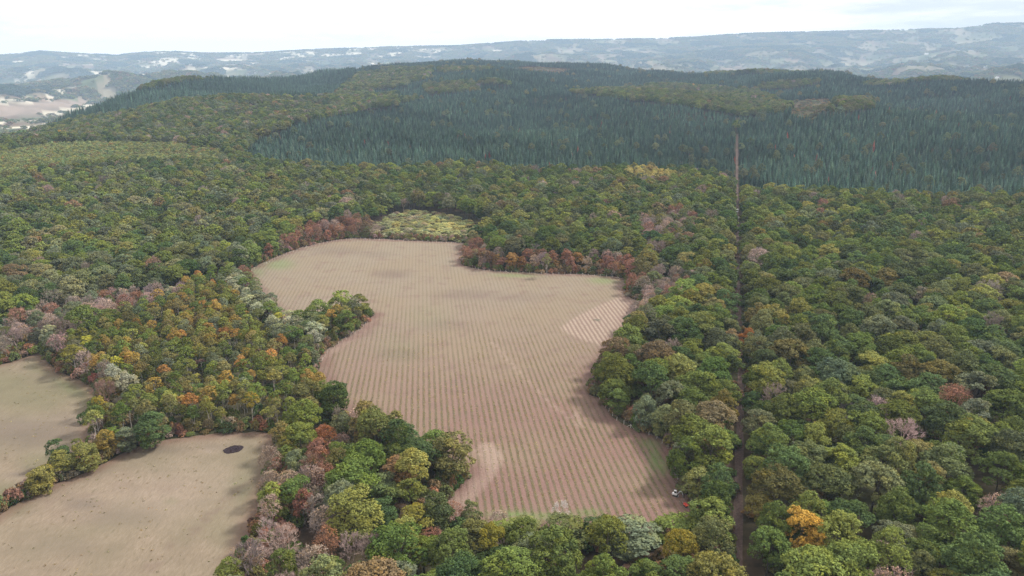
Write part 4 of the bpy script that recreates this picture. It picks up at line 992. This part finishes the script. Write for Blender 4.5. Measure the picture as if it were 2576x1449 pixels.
# the nearest firs of the far woods as single trees
cu, cv = project(far['x'], far['y'], far['z'] + 12)
cand = [i for i in np.nonzero(far['kind'] == 'conifer')[0] if 10 < cu[i] < VW - 10]
near_fir = [t for t in mass['conifer'] if t['inview']]
near_fir.sort(key=lambda t: -t['size']); 
for t in sorted(near_fir[:300], key=lm_dist): single(t)
ids = set(id(t) for t in near_fir[:300]); mass['conifer'] = [t for t in mass['conifer'] if id(t) not in ids]
left = 300 - len(near_fir[:300])
drop = np.zeros(FARN, bool)
if left > 0:
    cand.sort(key=lambda i: math.hypot(far['x'][i], far['y'][i]))
    def fd(i): return min(math.hypot(cu[i] - a, cv[i] - b_) for a, b_, c_ in LANDMARKS)
    for i in sorted(cand[:left], key=fd):
        drop[i] = True
        t = dict(x=far['x'][i], y=far['y'][i], z=far['z'][i], r=far['r'][i], h=far['h'][i], kind='conifer', tint=far['tint'][i], zone=far['zone'][i], label=None, u=float(cu[i]), v=float(cv[i]))
        single(t)
def to_pts(rows, far_mask, kind, low_r):
    a = {q_: np.array([t[q_] for t in rows], float) for q_ in ('x', 'y', 'z', 'r', 'h')} if rows else {q_: np.zeros(0) for q_ in ('x', 'y', 'z', 'r', 'h')}
    tn_ = np.array([t['tint'] for t in rows]).reshape(-1, 3)
    for q_ in a: a[q_] = np.concatenate([a[q_], far[q_][far_mask]])
    tn_ = np.concatenate([tn_, far['tint'][far_mask]]); n = len(a['x']); nm = len(MODEL[kind])
    if kind == 'broadleaf': nm = SKIRT0
    vi = gC.integers(0, nm, n)
    if kind == 'broadleaf' and rows:
        ed_ = np.array([bool(t.get('edge')) for t in rows]); vi[:len(rows)] = np.where(ed_, SKIRT0 + gC.integers(0, 4, len(rows)), vi[:len(rows)])
    var = vi * 2 + (np.hypot(a['x'], a['y']) > low_r)
    return dict(x=a['x'], y=a['y'], z=a['z'], sx=a['r'] / BASE[kind][0], sz=a['h'] / BASE[kind][1], rot=gC.uniform(0, 6.28, n), var=var, tint=tn_)
LABELS = {'broadleaf': ('broadleaf_forest', 'dense green and olive broadleaf forest covering the plain'), 'slender': ('young_wood', 'close-set young trees turning yellow and orange'),
          'shrub': ('scrub', 'low pale green and russet scrub at the wood edges'), 'bare': ('leafless_wood', 'scattered leafless grey trees in the forest'),
          'thin': ('autumn_wood', 'half-bare mauve and russet trees scattered in the forest'), 'conifer': ('fir_forest', 'dark blue-green fir forest on the rising ground')}
for k in KINDS_:
    massed(LABELS[k][0], LABELS[k][1], [k], to_pts(mass[k], (far['kind'] == k) & ~drop, k, 520.0))

# ------------------------------------------------------------------ edge bushes, row grass, meadow tufts
def tint_pick(g, n, pal):
    w_ = np.array([q_[1] for q_ in pal], float); c = np.array([q_[0] for q_ in pal])[g.choice(len(pal), n, p=w_ / w_.sum())]
    return c * np.clip(1 + g.normal(0, .14, (n, 1)) + g.normal(0, .07, (n, 3)), .5, 1.6)
gE = np.random.default_rng(17)
bx, by = [], []
for P in FIELDS:
    d = np.roll(P, -1, 0) - np.roll(P, 1, 0); d /= np.linalg.norm(d, axis=1)[:, None] + 1e-9
    nrm = np.column_stack([d[:, 1], -d[:, 0]])
    q_ = P + nrm * .8
    sgn = np.where(inside(q_[:, 0], q_[:, 1], P), -1.0, 1.0)
    for rep_ in range(4):
        off = gE.uniform(.6, 6.5, len(P)); p_ = P + nrm * (sgn * off)[:, None] + gE.normal(0, .6, (len(P), 2)); bx.append(p_[:, 0]); by.append(p_[:, 1])
bx, by = np.concatenate(bx), np.concatenate(by)
k = np.ones(len(bx), bool)
for P in (P_MAIN, P_M1, P_M2): k &= ~inside(bx, by, P)
k &= dist_track(bx, by) > 3.0
bu, bv = project(bx, by, 1.0); k &= ~((bv > 1260) & (bu > 1150) & (bu < 1760) & (gE.uniform(0, 1, len(bx)) < .6))
bx, by = bx[k], by[k]; n = len(bx)
massed('edge_bushes', 'brambles and bracken along the wood edges', ['shrub'], dict(x=bx, y=by, z=np.full(n, -.1), sx=gE.uniform(.5, 1.2, n), sz=gE.uniform(.35, 1.6, n), rot=gE.uniform(0, 6.28, n), var=gE.integers(0, 5, n) * 2,
       tint=tint_pick(gE, n, [(G4, 4), (BROWN, 5), (OLIVE, 3), (RUSSET, 2.5), (MAUVE, 2), (G1, 3)])))
ux, uy = candidates(60000, gE); k = (np.hypot(ux, uy) < 520) & allowed(ux, uy, np.full(len(ux), 1.2)); k[k] &= gE.uniform(0, 1, k.sum()) < .45; ux, uy = ux[k], uy[k]; n = len(ux); print('undergrowth', n)
massed('undergrowth', 'dark undergrowth between the trunks of the near woods', ['shrub'], dict(x=ux, y=uy, z=np.full(n, -.1), sx=gE.uniform(.7, 1.5, n), sz=gE.uniform(.5, 1.6, n), rot=gE.uniform(0, 6.28, n), var=gE.integers(0, 5, n) * 2,
       tint=tint_pick(gE, n, [(G3, 5), (G1, 3), (BROWN, 3), (G4, 2)])))
# plants on the rows
lo, hi = P_MAIN.min(0), P_MAIN.max(0)
cx_ = np.array([(lo[0], lo[1]), (lo[0], hi[1]), (hi[0], lo[1]), (hi[0], hi[1])])
s0, s1 = row_coord(cx_[:, 0], cx_[:, 1]).min(), row_coord(cx_[:, 0], cx_[:, 1]).max()
tl = np.arange(lo[1] * .9, hi[1] * 1.05, .36)
kk = np.arange(math.floor(s0 / ROWW), math.ceil(s1 / ROWW)) + .5
S_, T_ = np.meshgrid(kk * ROWW, tl); S_ = S_ + gE.normal(0, .24, S_.shape); T_ = T_ + gE.uniform(-.3, .3, T_.shape)
px = (S_ * RCOS + T_ * RSIN).ravel(); py = (-S_ * RSIN + T_ * RCOS).ravel()
u_, v_ = project(px, py, 0.0)
n_pat = SN(26, 51, 3); n_row = SN(9, 53, 2)
dens = .75 * sstep(760, 1060, v_) + (.24 * n_pat(px, py) + .20 * n_row(px, py)) * sstep(760, 900, v_)
k = inside(px, py, MAIN) & (gE.uniform(0, 1, len(px)) < dens) & (v_ > 640); k[k] &= dist_poly(px[k], py[k], MAIN) > 4.0
k[k] &= ~inside(px[k], py[k], PALE_PLOT)
st_ = blobs(px, py, [(1200, 1150, 35, 22, 1.), (1200, 1210, 25, 40, 1.), (1150, 1270, 40, 30, 1.), (1500, 1040, 60, 30, .8)]); k &= gE.uniform(0, 1, len(px)) > st_
px, py, v_ = px[k], py[k], v_[k]; n = len(px); print('row plants', n)
lush = blobs(px, py, [(1560, 960, 40, 50, .8), (1650, 1160, 60, 60, .9), (1540, 1250, 80, 60, .45), (1400, 1290, 200, 18, .6)])
tg = tint_pick(gE, n, [((.25, .225, .125), 5), ((.29, .24, .15), 4), ((.21, .21, .105), 3)]); tg = tg * (1 - lush[:, None]) + np.array((.14, .22, .07)) * lush[:, None]
massed('row_grass', 'grass and young plants growing along the rows of the planted field', ['tuft'], dict(x=px, y=py, z=np.full(n, .06), sx=gE.uniform(.3, .95, n), sz=gE.uniform(.10, .36, n), rot=gE.uniform(0, 6.28, n), var=gE.integers(0, 4, n) * 2, tint=tg))
# tussocks in the meadows
mx_, my_ = [], []
for P in (P_M1, P_M2):
    lo, hi = P.min(0), P.max(0); m = int((hi - lo).prod() * .07)
    a_ = gE.uniform(lo[0], hi[0], m); c_ = gE.uniform(lo[1], hi[1], m); k = inside(a_, c_, P); mx_.append(a_[k]); my_.append(c_[k])
mx_, my_ = np.concatenate(mx_), np.concatenate(my_)
k = (n_pat(mx_, my_) > gE.normal(-.2, .9, len(mx_))) & (my_ < 480); mx_, my_ = mx_[k], my_[k]; n = len(mx_)
massed('meadow_grass', 'tussocks of dry grass scattered over the meadows', ['tuft'], dict(x=mx_, y=my_, z=np.full(n, .1), sx=gE.uniform(.4, 1.1, n), sz=gE.uniform(.25, .7, n), rot=gE.uniform(0, 6.28, n), var=gE.integers(0, 4, n) * 2,
       tint=tint_pick(gE, n, [((.27, .24, .15), 5), ((.24, .23, .13), 4), ((.32, .28, .18), 3)])))

# ------------------------------------------------------------------ far country: groves and hedges on the valley fields
gF = np.random.default_rng(23)
fx, fy, fs = [], [], []
r0 = 1400.0
while r0 < 11500:
    s_ = 8.0 + r0 * .0021; na_ = int(1.46 * r0 / s_)
    a_ = np.linspace(-.73, .73, na_) + gF.uniform(-.5, .5, na_) * 1.46 / na_; q_ = r0 + gF.uniform(-.5, .5, na_) * s_
    fx.append(np.sin(a_) * q_); fy.append(np.cos(a_) * q_); fs.append(np.full(na_, s_)); r0 += s_ * 1.25
fx, fy, fs = np.concatenate(fx), np.concatenate(fy), np.concatenate(fs)
rr = np.hypot(fx, fy); az = np.arctan2(fx, fy); er = edge_r(az)
e, c = voro(fx, fy); wn = n_wood(fx, fy) + .35 * n_big(fx, fy)
up = sstep(7000, 10500, rr)
wood = (wn > (.30 - .60 * up)) | ((rr < er + 1000) & (wn > -.9))
bu_, bv_ = project(fx, fy, height(fx, fy)); infld = inside(bu_, bv_, np.array([(-200, 268), (60, 258), (235, 251), (222, 262), (120, 284), (-200, 306)], float))
hedge = (e < .055) & (c[:, 2] < .8)
lone = gF.uniform(0, 1, len(fx)) < .02
k = (rr > er + 170) & (wood | hedge | lone) & (rr < 11300) & ~infld
fx, fy, fs, wood, hedge = fx[k], fy[k], fs[k], wood[k], hedge[k]; n = len(fx); print('far groves', n)
firish = SN(700, 61, 2)(fx, fy) > .5
tf_ = np.where((wood & firish)[:, None], tint_pick(gF, n, [(CON, 3), ((.05, .09, .06), 2)]), tint_pick(gF, n, [(G1, 4), (G4, 5), (OLIVE, 3), (GREYG, 3), (BROWN, 2)]))
sc_ = fs / 11.0 * np.where(wood, 1.0, .62) * gF.uniform(.8, 1.25, n)
massed('far_woods', 'far hedges and woods patching the hazy valley fields', ['grove'], dict(x=fx, y=fy, z=height(fx, fy) - .8, sx=sc_, sz=np.clip(sc_ * .72, .5, 1.5), rot=gF.uniform(0, 6.28, n), var=gF.integers(0, 4, n) * 2, tint=tf_))

# ------------------------------------------------------------------ fences round the planted field
M_POST = plain('weathered_post', (.58, .53, .47), .85, .1)
M_WIRE = plain('wire', (.35, .35, .36), .5, .4, .6)
pm = MB().tube((0, 0, -.2), (0, 0, 1.45), .085, .075, 7).tube((0, 0, 1.45), (0, 0, 1.50), .075, .03, 7)
pme = bpy.data.meshes.new('post'); pme.from_pydata(pm.v, [], pm.f); pme.materials.append(M_POST)
bm_ = MB().tube((0, .06, 1.15), (1.5, .10, .02), .06, .06, 6); bme = bpy.data.meshes.new('brace'); bme.from_pydata(bm_.v, [], bm_.f); bme.materials.append(M_POST)
def fence(pts, label, step=3.6, brace_at=()):
    P = np.array([at(*p) for p in pts]); c = P.mean(0)
    q_ = []
    for i in range(len(P) - 1):
        m = max(2, int(np.linalg.norm(P[i + 1] - P[i]) / .5))
        for k_ in range(m): q_.append(P[i] + (P[i + 1] - P[i]) * k_ / m)
    q_ = np.array(q_); L_ = np.concatenate([[0], np.cumsum(np.linalg.norm(np.diff(q_, axis=0), axis=1))])
    t_ = np.arange(0, L_[-1], step); t_ = t_ + rng.normal(0, .15, len(t_))
    X, Y = np.interp(t_, L_, q_[:, 0]), np.interp(t_, L_, q_[:, 1])
    root = bpy.data.objects.new('field_fence', None); COL.objects.link(root); root.location = (X[0], Y[0], 0)
    tag(root, label, 'fence')
    for i in range(len(X)):
        o = bpy.data.objects.new('post', pme); COL.objects.link(o); o.parent = root
        o.location = (X[i] - X[0], Y[i] - Y[0], .06); o.rotation_euler = (rng.normal(0, .04), rng.normal(0, .04), rng.uniform(0, 6)); o.scale = (1, 1, rng.uniform(.88, 1.1))
        if i % 13 in brace_at or i in (0, len(X) - 1):
            for sg in (0, math.pi):
                j = min(i + 1, len(X) - 1); a_ = math.atan2(Y[j] - Y[max(0, j - 1)], X[j] - X[max(0, j - 1)])
                b2 = bpy.data.objects.new('brace', bme); COL.objects.link(b2); b2.parent = root; b2.location = (X[i] - X[0], Y[i] - Y[0], .06); b2.rotation_euler = (0, 0, a_ + sg)
    wv = MB()
    for z_ in (.55, .95, 1.3):
        for i in range(len(X) - 1): wv.tube((X[i] - X[0], Y[i] - Y[0], z_), (X[i + 1] - X[0], Y[i + 1] - Y[0], z_), .006, .006, 3)
    wv.obj('wire', M_WIRE, root)
fence([(624, 686), (655, 672), (704, 647), (764, 625), (832, 609), (900, 602), (1000, 606), (1090, 610), (1168, 615)], 'pale post fence along the curved far edge of the planted field', brace_at=(6,))
fence([(1172, 640), (1166, 664), (1202, 679), (1280, 687), (1370, 690), (1450, 692), (1530, 697), (1566, 703)], 'post fence with braces in front of the russet trees at the notch', brace_at=(4,))
fence([(1494, 985), (1512, 1010), (1548, 1056), (1600, 1084), (1648, 1100), (1686, 1134), (1697, 1180), (1704, 1205)], 'fence of white posts along the right-hand wood above the excavator', brace_at=(9,))
fence([(812, 905), (828, 884), (862, 860), (905, 834), (926, 808)], 'short post fence below the wooded spur', brace_at=())

# ------------------------------------------------------------------ machines and small things in the planted field
M_WHITE = plain('white_paint', (.78, .78, .77), .4, .5, var=.05); M_DARK = plain('black_rubber', (.03, .03, .032), .8, .3)
M_GLASS = plain('tinted_glass', (.03, .04, .05), .08, .6, var=.02); M_STEEL = plain('dull_steel', (.22, .21, .2), .55, .5, .6); M_RED = plain('red_paint', (.62, .09, .06), .45, .5, var=.1)
M_GREYP = plain('grey_paint', (.50, .51, .53), .5, .4)
def root_at(name, u, v, rz, label, cat, s_=1.0, z=.06):
    p_ = at(u, v); o = bpy.data.objects.new(name, None); COL.objects.link(o); o.location = (p_[0], p_[1], z); o.rotation_euler = (0, 0, rz); o.scale = (s_,) * 3
    return tag(o, label, cat)
ex = root_at('mini_excavator', 1699, 1248, -.45, 'small white tracked excavator with its arm bent to the bare soil', 'excavator', .82)
for sy in (-.52, .52):
    tr_ = MB().prism([(-.95, .22), (-.8, .02), (.8, .02), (.95, .22), (.8, .42), (-.8, .42)], sy - .16, sy + .16).obj('crawler_track', M_DARK, ex)
    for wx in (-.62, -.2, .2, .62): MB().tube((wx, sy - .18, .2), (wx, sy + .18, .2), .13, .13, 10).obj('roller', M_STEEL, tr_)
MB().box((0, 0, .38), (1.1, .8, .22)).obj('undercarriage', M_DARK, ex)
MB().prism([(-1.15, .55), (.5, .55), (.62, .72), (.5, .95), (-.7, 1.2), (-1.1, 1.12), (-1.22, .85)], -.55, .55, .10).obj('engine_housing', M_WHITE, ex)
cb = MB().prism([(-.55, 1.0), (.42, .95), (.52, 1.5), (.30, 2.22), (-.5, 2.26)], -.52, .18, .04).obj('cab', M_WHITE, ex)
MB().prism([(-.42, 1.45), (.40, 1.42), (.44, 1.55), (.26, 2.1), (-.42, 2.12)], .182, .195).obj('side_window', M_GLASS, cb)
MB().prism([(-.42, 1.45), (.40, 1.42), (.44, 1.55), (.26, 2.1), (-.42, 2.12)], -.54, -.525).obj('side_window', M_GLASS, cb)
MB().box((.44, -.17, 1.75), (.03, .52, .62), Matrix.Rotation(-.3, 3, 'Y')).obj('windscreen', M_GLASS, cb)
MB().box((-.1, -.17, 2.27), (.86, .74, .05)).obj('roof', M_WHITE, cb)
boom = MB().prism([(.5, .75), (.62, .62), (1.35, 1.75), (2.0, 2.12), (2.06, 2.28), (1.9, 2.34), (1.2, 1.98)], .22, .42, .02).obj('boom', M_GREYP, ex)
MB().tube((.7, .32, .72), (1.4, .32, 1.62), .05, .05, 8).obj('hydraulic_ram', M_STEEL, boom)
arm = MB().prism([(1.86, 2.36), (2.1, 2.32), (2.72, .78), (2.6, .7), (2.48, .78)], .24, .40, .02).obj('arm', M_GREYP, ex)
MB().tube((1.7, .32, 2.4), (2.05, .32, 2.5), .045, .045, 8).obj('hydraulic_ram', M_STEEL, arm)
MB().prism([(2.56, .82), (2.85, .62), (2.9, .25), (2.62, .05), (2.36, .12), (2.48, .3), (2.58, .35)], .08, .56).obj('bucket', M_STEEL, ex)
MB().box((1.05, 0, .26), (.08, 1.3, .34)).obj('dozer_blade', M_GREYP, ex)

rd = root_at('tracked_dumper', 1725, 1275, -1.15, 'small red machine standing on bare soil below the white excavator', 'dumper', .95)
for sy in (-.3, .3): MB().prism([(-.65, .18), (-.55, .02), (.55, .02), (.65, .18), (.55, .34), (-.55, .34)], sy - .1, sy + .1).obj('crawler_track', M_DARK, rd)
MB().prism([(-.5, .42), (.72, .42), (.9, .86), (.82, .88), (.62, .5), (-.42, .5), (-.6, .9), (-.68, .88)], -.38, .38).obj('skip', M_RED, rd)
for sy in (-.40, .40): MB().prism([(-.52, .44), (.74, .44), (.9, .87), (-.66, .89)], sy - .02, sy + .02).obj('skip_side', M_RED, rd)
MB().box((-.78, 0, .62), (.3, .56, .5), taper=(.8, .9)).obj('engine_cover', M_RED, rd)
for sy in (-.22, .22): MB().tube((-.9, sy, .8), (-1.12, sy, 1.08), .025, .025, 6).obj('handlebar', M_DARK, rd)

po = root_at('leaning_pole', 1739, 1276, .2, 'thin pale leaning pole beside the small red machine', 'pole')
MB().tube((0, 0, -.2), (-.35, .25, 3.1), .06, .035, 7).tube((-.12, .1, 1.25), (-.62, .2, 1.7), .03, .015, 5).tube((-.2, .15, 1.9), (.1, .35, 2.5), .022, .012, 5).obj('stem', M_PALEBARK, po)

M_BRUSH = bark('brushwood', (.20, .20, .15), (.32, .31, .24))
def brush(u, v, label, n, rad, h, seed, mat=M_PALEBARK):
    g = np.random.default_rng(seed); o = root_at('brush_pile', u, v, 0, label, 'brush'); 
    for j in range(2):
        m = MB()
        for i in range(n // 2):
            a_ = g.uniform(0, 6.28); c_ = (g.normal(0, rad * .4), g.normal(0, rad * .4), g.uniform(.05, h)); l_ = g.uniform(.4, 1.0) * rad
            e_ = (c_[0] + math.cos(a_) * l_, c_[1] + math.sin(a_) * l_, max(.02, c_[2] + g.normal(0, h * .4))); m.tube(c_, e_, .035, .015, 4)
        m.obj('branches' if j == 0 else 'twigs', mat, o)
brush(1712, 1217, 'pale pile of cut branches at the wood edge above the excavator', 50, 1.2, .7, 3)
brush(1504, 806, 'grey-green heap of brushwood in the pale striped plot', 60, 1.8, .4, 5, M_BRUSH)
brush(1318, 1309, 'small white broken snag at the near end of the planted field', 14, .8, 1.8, 8)

bp = at(587, 1131); g = np.random.default_rng(77)
vv, ff = [], []; NA, NR = 48, 8
for j in range(NR):
    for i in range(NA):
        a_ = 2 * math.pi * i / NA; rr_ = (j / (NR - 1)) * (2.8 + .22 * math.sin(2 * a_ + 1) + .10 * math.sin(5 * a_) + .06 * math.sin(11 * a_) + 0.0)
        vv.append((rr_ * math.cos(a_) * 1.05, rr_ * math.sin(a_), .22 * (1 - (j / (NR - 1)) ** 2) + g.uniform(0, .06)))
ff = [(j * NA + i, (j + 1) * NA + i, (j + 1) * NA + (i + 1) % NA, j * NA + (i + 1) % NA) for j in range(NR - 1) for i in range(NA)]
mb_ = MatB('charred_ash'); tcn = mb_.n('ShaderNodeTexCoord'); f_ = mb_.noise(tcn.outputs['Object'], 5.0, 5, .7)
M_ASH = mb_.principled(mb_.ramp(f_, [(.4, (.022, .016, .019)), (.62, (.04, .03, .034)), (.8, (.10, .09, .095))]), .95, .05)
bo = bpy.data.objects.new('burnt_patch', None); COL.objects.link(bo); bo.location = (bp[0], bp[1], .07); bo.rotation_euler = (0, 0, .35)
tag(bo, 'black burnt patch of a bonfire in the lower meadow', 'ash heap')
link('ash_bed', mesh_np('ash_bed', vv, ff, [M_ASH]), bo)
cm_ = MB()
for i in range(40):
    a_ = g.uniform(0, 6.28); q0 = (g.normal(0, .9), g.normal(0, .9), .2); l_ = g.uniform(.3, .9); cm_.tube(q0, (q0[0] + math.cos(a_) * l_, q0[1] + math.sin(a_) * l_, .25 + g.uniform(-.05, .15)), .05, .03, 5)
cm_.obj('charred_sticks', M_ASH, bo)

# ------------------------------------------------------------------ vehicles on the track
def van(u, v, label, name, cat, dims, s_=1.0):
    tdir = math.atan2(TR[9][1] - TR[7][1], TR[9][0] - TR[7][0]); r_ = root_at(name, u, v, tdir + math.pi, label, cat, s_, z=.16)
    Lh, W, Hh, nose = dims
    MB().prism([(-Lh / 2, .35), (Lh / 2, .35), (Lh / 2, .85), (Lh / 2 - nose * .55, 1.05), (Lh / 2 - nose, Hh - .06), (Lh / 2 - nose - .3, Hh), (-Lh / 2 + .12, Hh), (-Lh / 2, Hh - .2)], -W / 2, W / 2, .03).obj('body', M_WHITE, r_)
    MB().box((Lh / 2 - nose * .76, 0, (1.05 + Hh) / 2), (.04, W * .84, (Hh - 1.05) * .95), Matrix.Rotation(-math.atan2(nose * .45, Hh - 1.1), 3, 'Y')).obj('windscreen', M_GLASS, r_)
    for sy in (-1, 1):
        MB().prism([(Lh / 2 - nose - .9, 1.15), (Lh / 2 - nose * .85, 1.15), (Lh / 2 - nose - .05, Hh - .25), (Lh / 2 - nose - .9, Hh - .25)], sy * W / 2 - .012, sy * W / 2 + .012).obj('side_window', M_GLASS, r_)
        for wx in (-Lh * .3, Lh * .32):
            w_ = MB().tube((wx, sy * (W / 2 - .2), .33), (wx, sy * (W / 2 + .01), .33), .33, .33, 14).obj('wheel', M_DARK, r_); MB().tube((wx, sy * (W / 2 + .012), .33), (wx, sy * (W / 2 + .02), .33), .18, .18, 10).obj('rim', M_STEEL, w_)
        MB().box((Lh / 2 - .01, sy * W * .36, .72), (.06, .28, .16)).obj('headlight', M_GLASS, r_)
van(1854, 534, 'white van parked on the dirt track in the woods', 'white_van', 'van', (5.2, 2.0, 2.35, 1.1))
van(1856, 551, 'small white car behind the van on the dirt track', 'white_car', 'car', (3.9, 1.75, 1.5, 1.35))

# ------------------------------------------------------------------ far farm buildings
M_WALL = plain('limewash', (.72, .69, .63), .9, .1); M_TILE = plain('roof_tile', (.22, .13, .10), .9, .1); M_SLATE = plain('roof_sheet', (.62, .62, .62), .7, .2)
def ground_hit(u, v):
    d = ray(u, v); h_ = math.hypot(d[0], d[1]); az_ = math.atan2(d[0], d[1]); r_ = float(edge_r(az_)) + 900
    while r_ < 11000:
        if float(height(np.array([d[0] / h_ * r_]), np.array([d[1] / h_ * r_]))[0]) > CAMH + d[2] / h_ * r_: break
        r_ += 20
    return d[0] / h_ * r_, d[1] / h_ * r_, r_
def farm(u, v, L_, W, Hh, rz, roofm, label):
    x_, y_, r_ = ground_hit(u, v); z_ = float(height(np.array([x_]), np.array([y_]))[0])
    o = bpy.data.objects.new('farm_building', None); COL.objects.link(o); o.location = (x_, y_, z_ + 2.0); o.rotation_euler = (0, 0, rz); tag(o, label, 'farmhouse', 'farm buildings in the far valley')
    MB().prism([(-W / 2, -4), (W / 2, -4), (W / 2, Hh), (0, Hh + W * .38), (-W / 2, Hh)], -L_ / 2, L_ / 2).obj('wall', M_WALL, o)
    rf = MB()
    for sg in (-1, 1): rf.add([(sg * (W / 2 + .5), -L_ / 2 - .5, Hh - .1), (sg * (W / 2 + .5), L_ / 2 + .5, Hh - .1), (0, L_ / 2 + .5, Hh + W * .38 + .35), (0, -L_ / 2 - .5, Hh + W * .38 + .35),
                               (sg * (W / 2 + .5), -L_ / 2 - .5, Hh - .5), (sg * (W / 2 + .5), L_ / 2 + .5, Hh - .5), (0, L_ / 2 + .5, Hh + W * .38 + .05), (0, -L_ / 2 - .5, Hh + W * .38 + .05)],
                              [(0, 1, 2, 3), (7, 6, 5, 4), (0, 4, 5, 1), (1, 5, 6, 2), (3, 2, 6, 7), (0, 3, 7, 4)])
    r2 = rf.obj('roof', roofm, o); MB().box((W * .1, L_ * .3, Hh + W * .38 + .6), (.9, 1.1, 1.9)).obj('chimney', M_WALL, r2)
    for k_ in (-.28, 0, .28):
        MB().box((-W / 2 - .03, L_ * k_, Hh * .5), (.1, 1.2, 1.6)).obj('window', M_GLASS, o); MB().box((W / 2 + .03, L_ * k_, Hh * .5), (.1, 1.2, 1.6)).obj('window', M_GLASS, o)
farm(2458, 172, 44, 14, 6, 1.4, M_SLATE, 'long pale barn leftmost in the hamlet beyond the right-hand firs')
farm(2478, 172, 26, 12, 7, 1.2, M_SLATE, 'white house in the middle of the hamlet beyond the firs')
farm(2494, 173, 20, 11, 6, .3, M_TILE, 'house rightmost in the hamlet beyond the right-hand firs')
farm(2456, 179, 18, 12, 8, .0, M_SLATE, 'bright white gabled house just below the hamlet')
farm(2440, 181, 22, 11, 6, 1.5, M_TILE, 'low farmhouse left of the bright gabled house')
farm(2508, 199, 16, 10, 6, .5, M_SLATE, 'white hut alone just above the firs at the right')
farm(2330, 138, 34, 14, 8, 1.3, M_SLATE, 'pale farm on the hillside below the right-hand ridge')
farm(1760, 150, 26, 12, 7, 1.5, M_SLATE, 'white farm in the valley above the end of the track')
farm(480, 166, 30, 13, 7, 1.2, M_SLATE, 'pale farm in the bright valley beyond the left-hand firs')
farm(250, 176, 34, 14, 7, 1.5, M_TILE, 'farmhouse in the valley at the far left')

# ------------------------------------------------------------------ haze over the whole country
hz_lo, hz_hi = float(GZ.min()) - 1.0, max(float(GZ.max()) + 30.0, CAMH + 5.0)
hz = MB().box((0, 0, (hz_lo + hz_hi) / 2), (31400, 31400, hz_hi - hz_lo)); hzme = bpy.data.meshes.new('haze'); hzme.from_pydata(hz.v, [], hz.f)
hm = bpy.data.materials.new('haze'); hm.use_nodes = True; hm.node_tree.nodes.clear()
ho = hm.node_tree.nodes.new('ShaderNodeOutputMaterial'); hv = hm.node_tree.nodes.new('ShaderNodeVolumePrincipled')
hv.inputs['Color'].default_value = (.56, .75, 1.0, 1); hv.inputs['Density'].default_value = 8.2e-5; hv.inputs['Anisotropy'].default_value = .0
hm.node_tree.links.new(hv.outputs[0], ho.inputs['Volume']); hzme.materials.append(hm)
tag(link('haze', hzme), 'pale blue haze over the far valley', None, None, 'stuff')
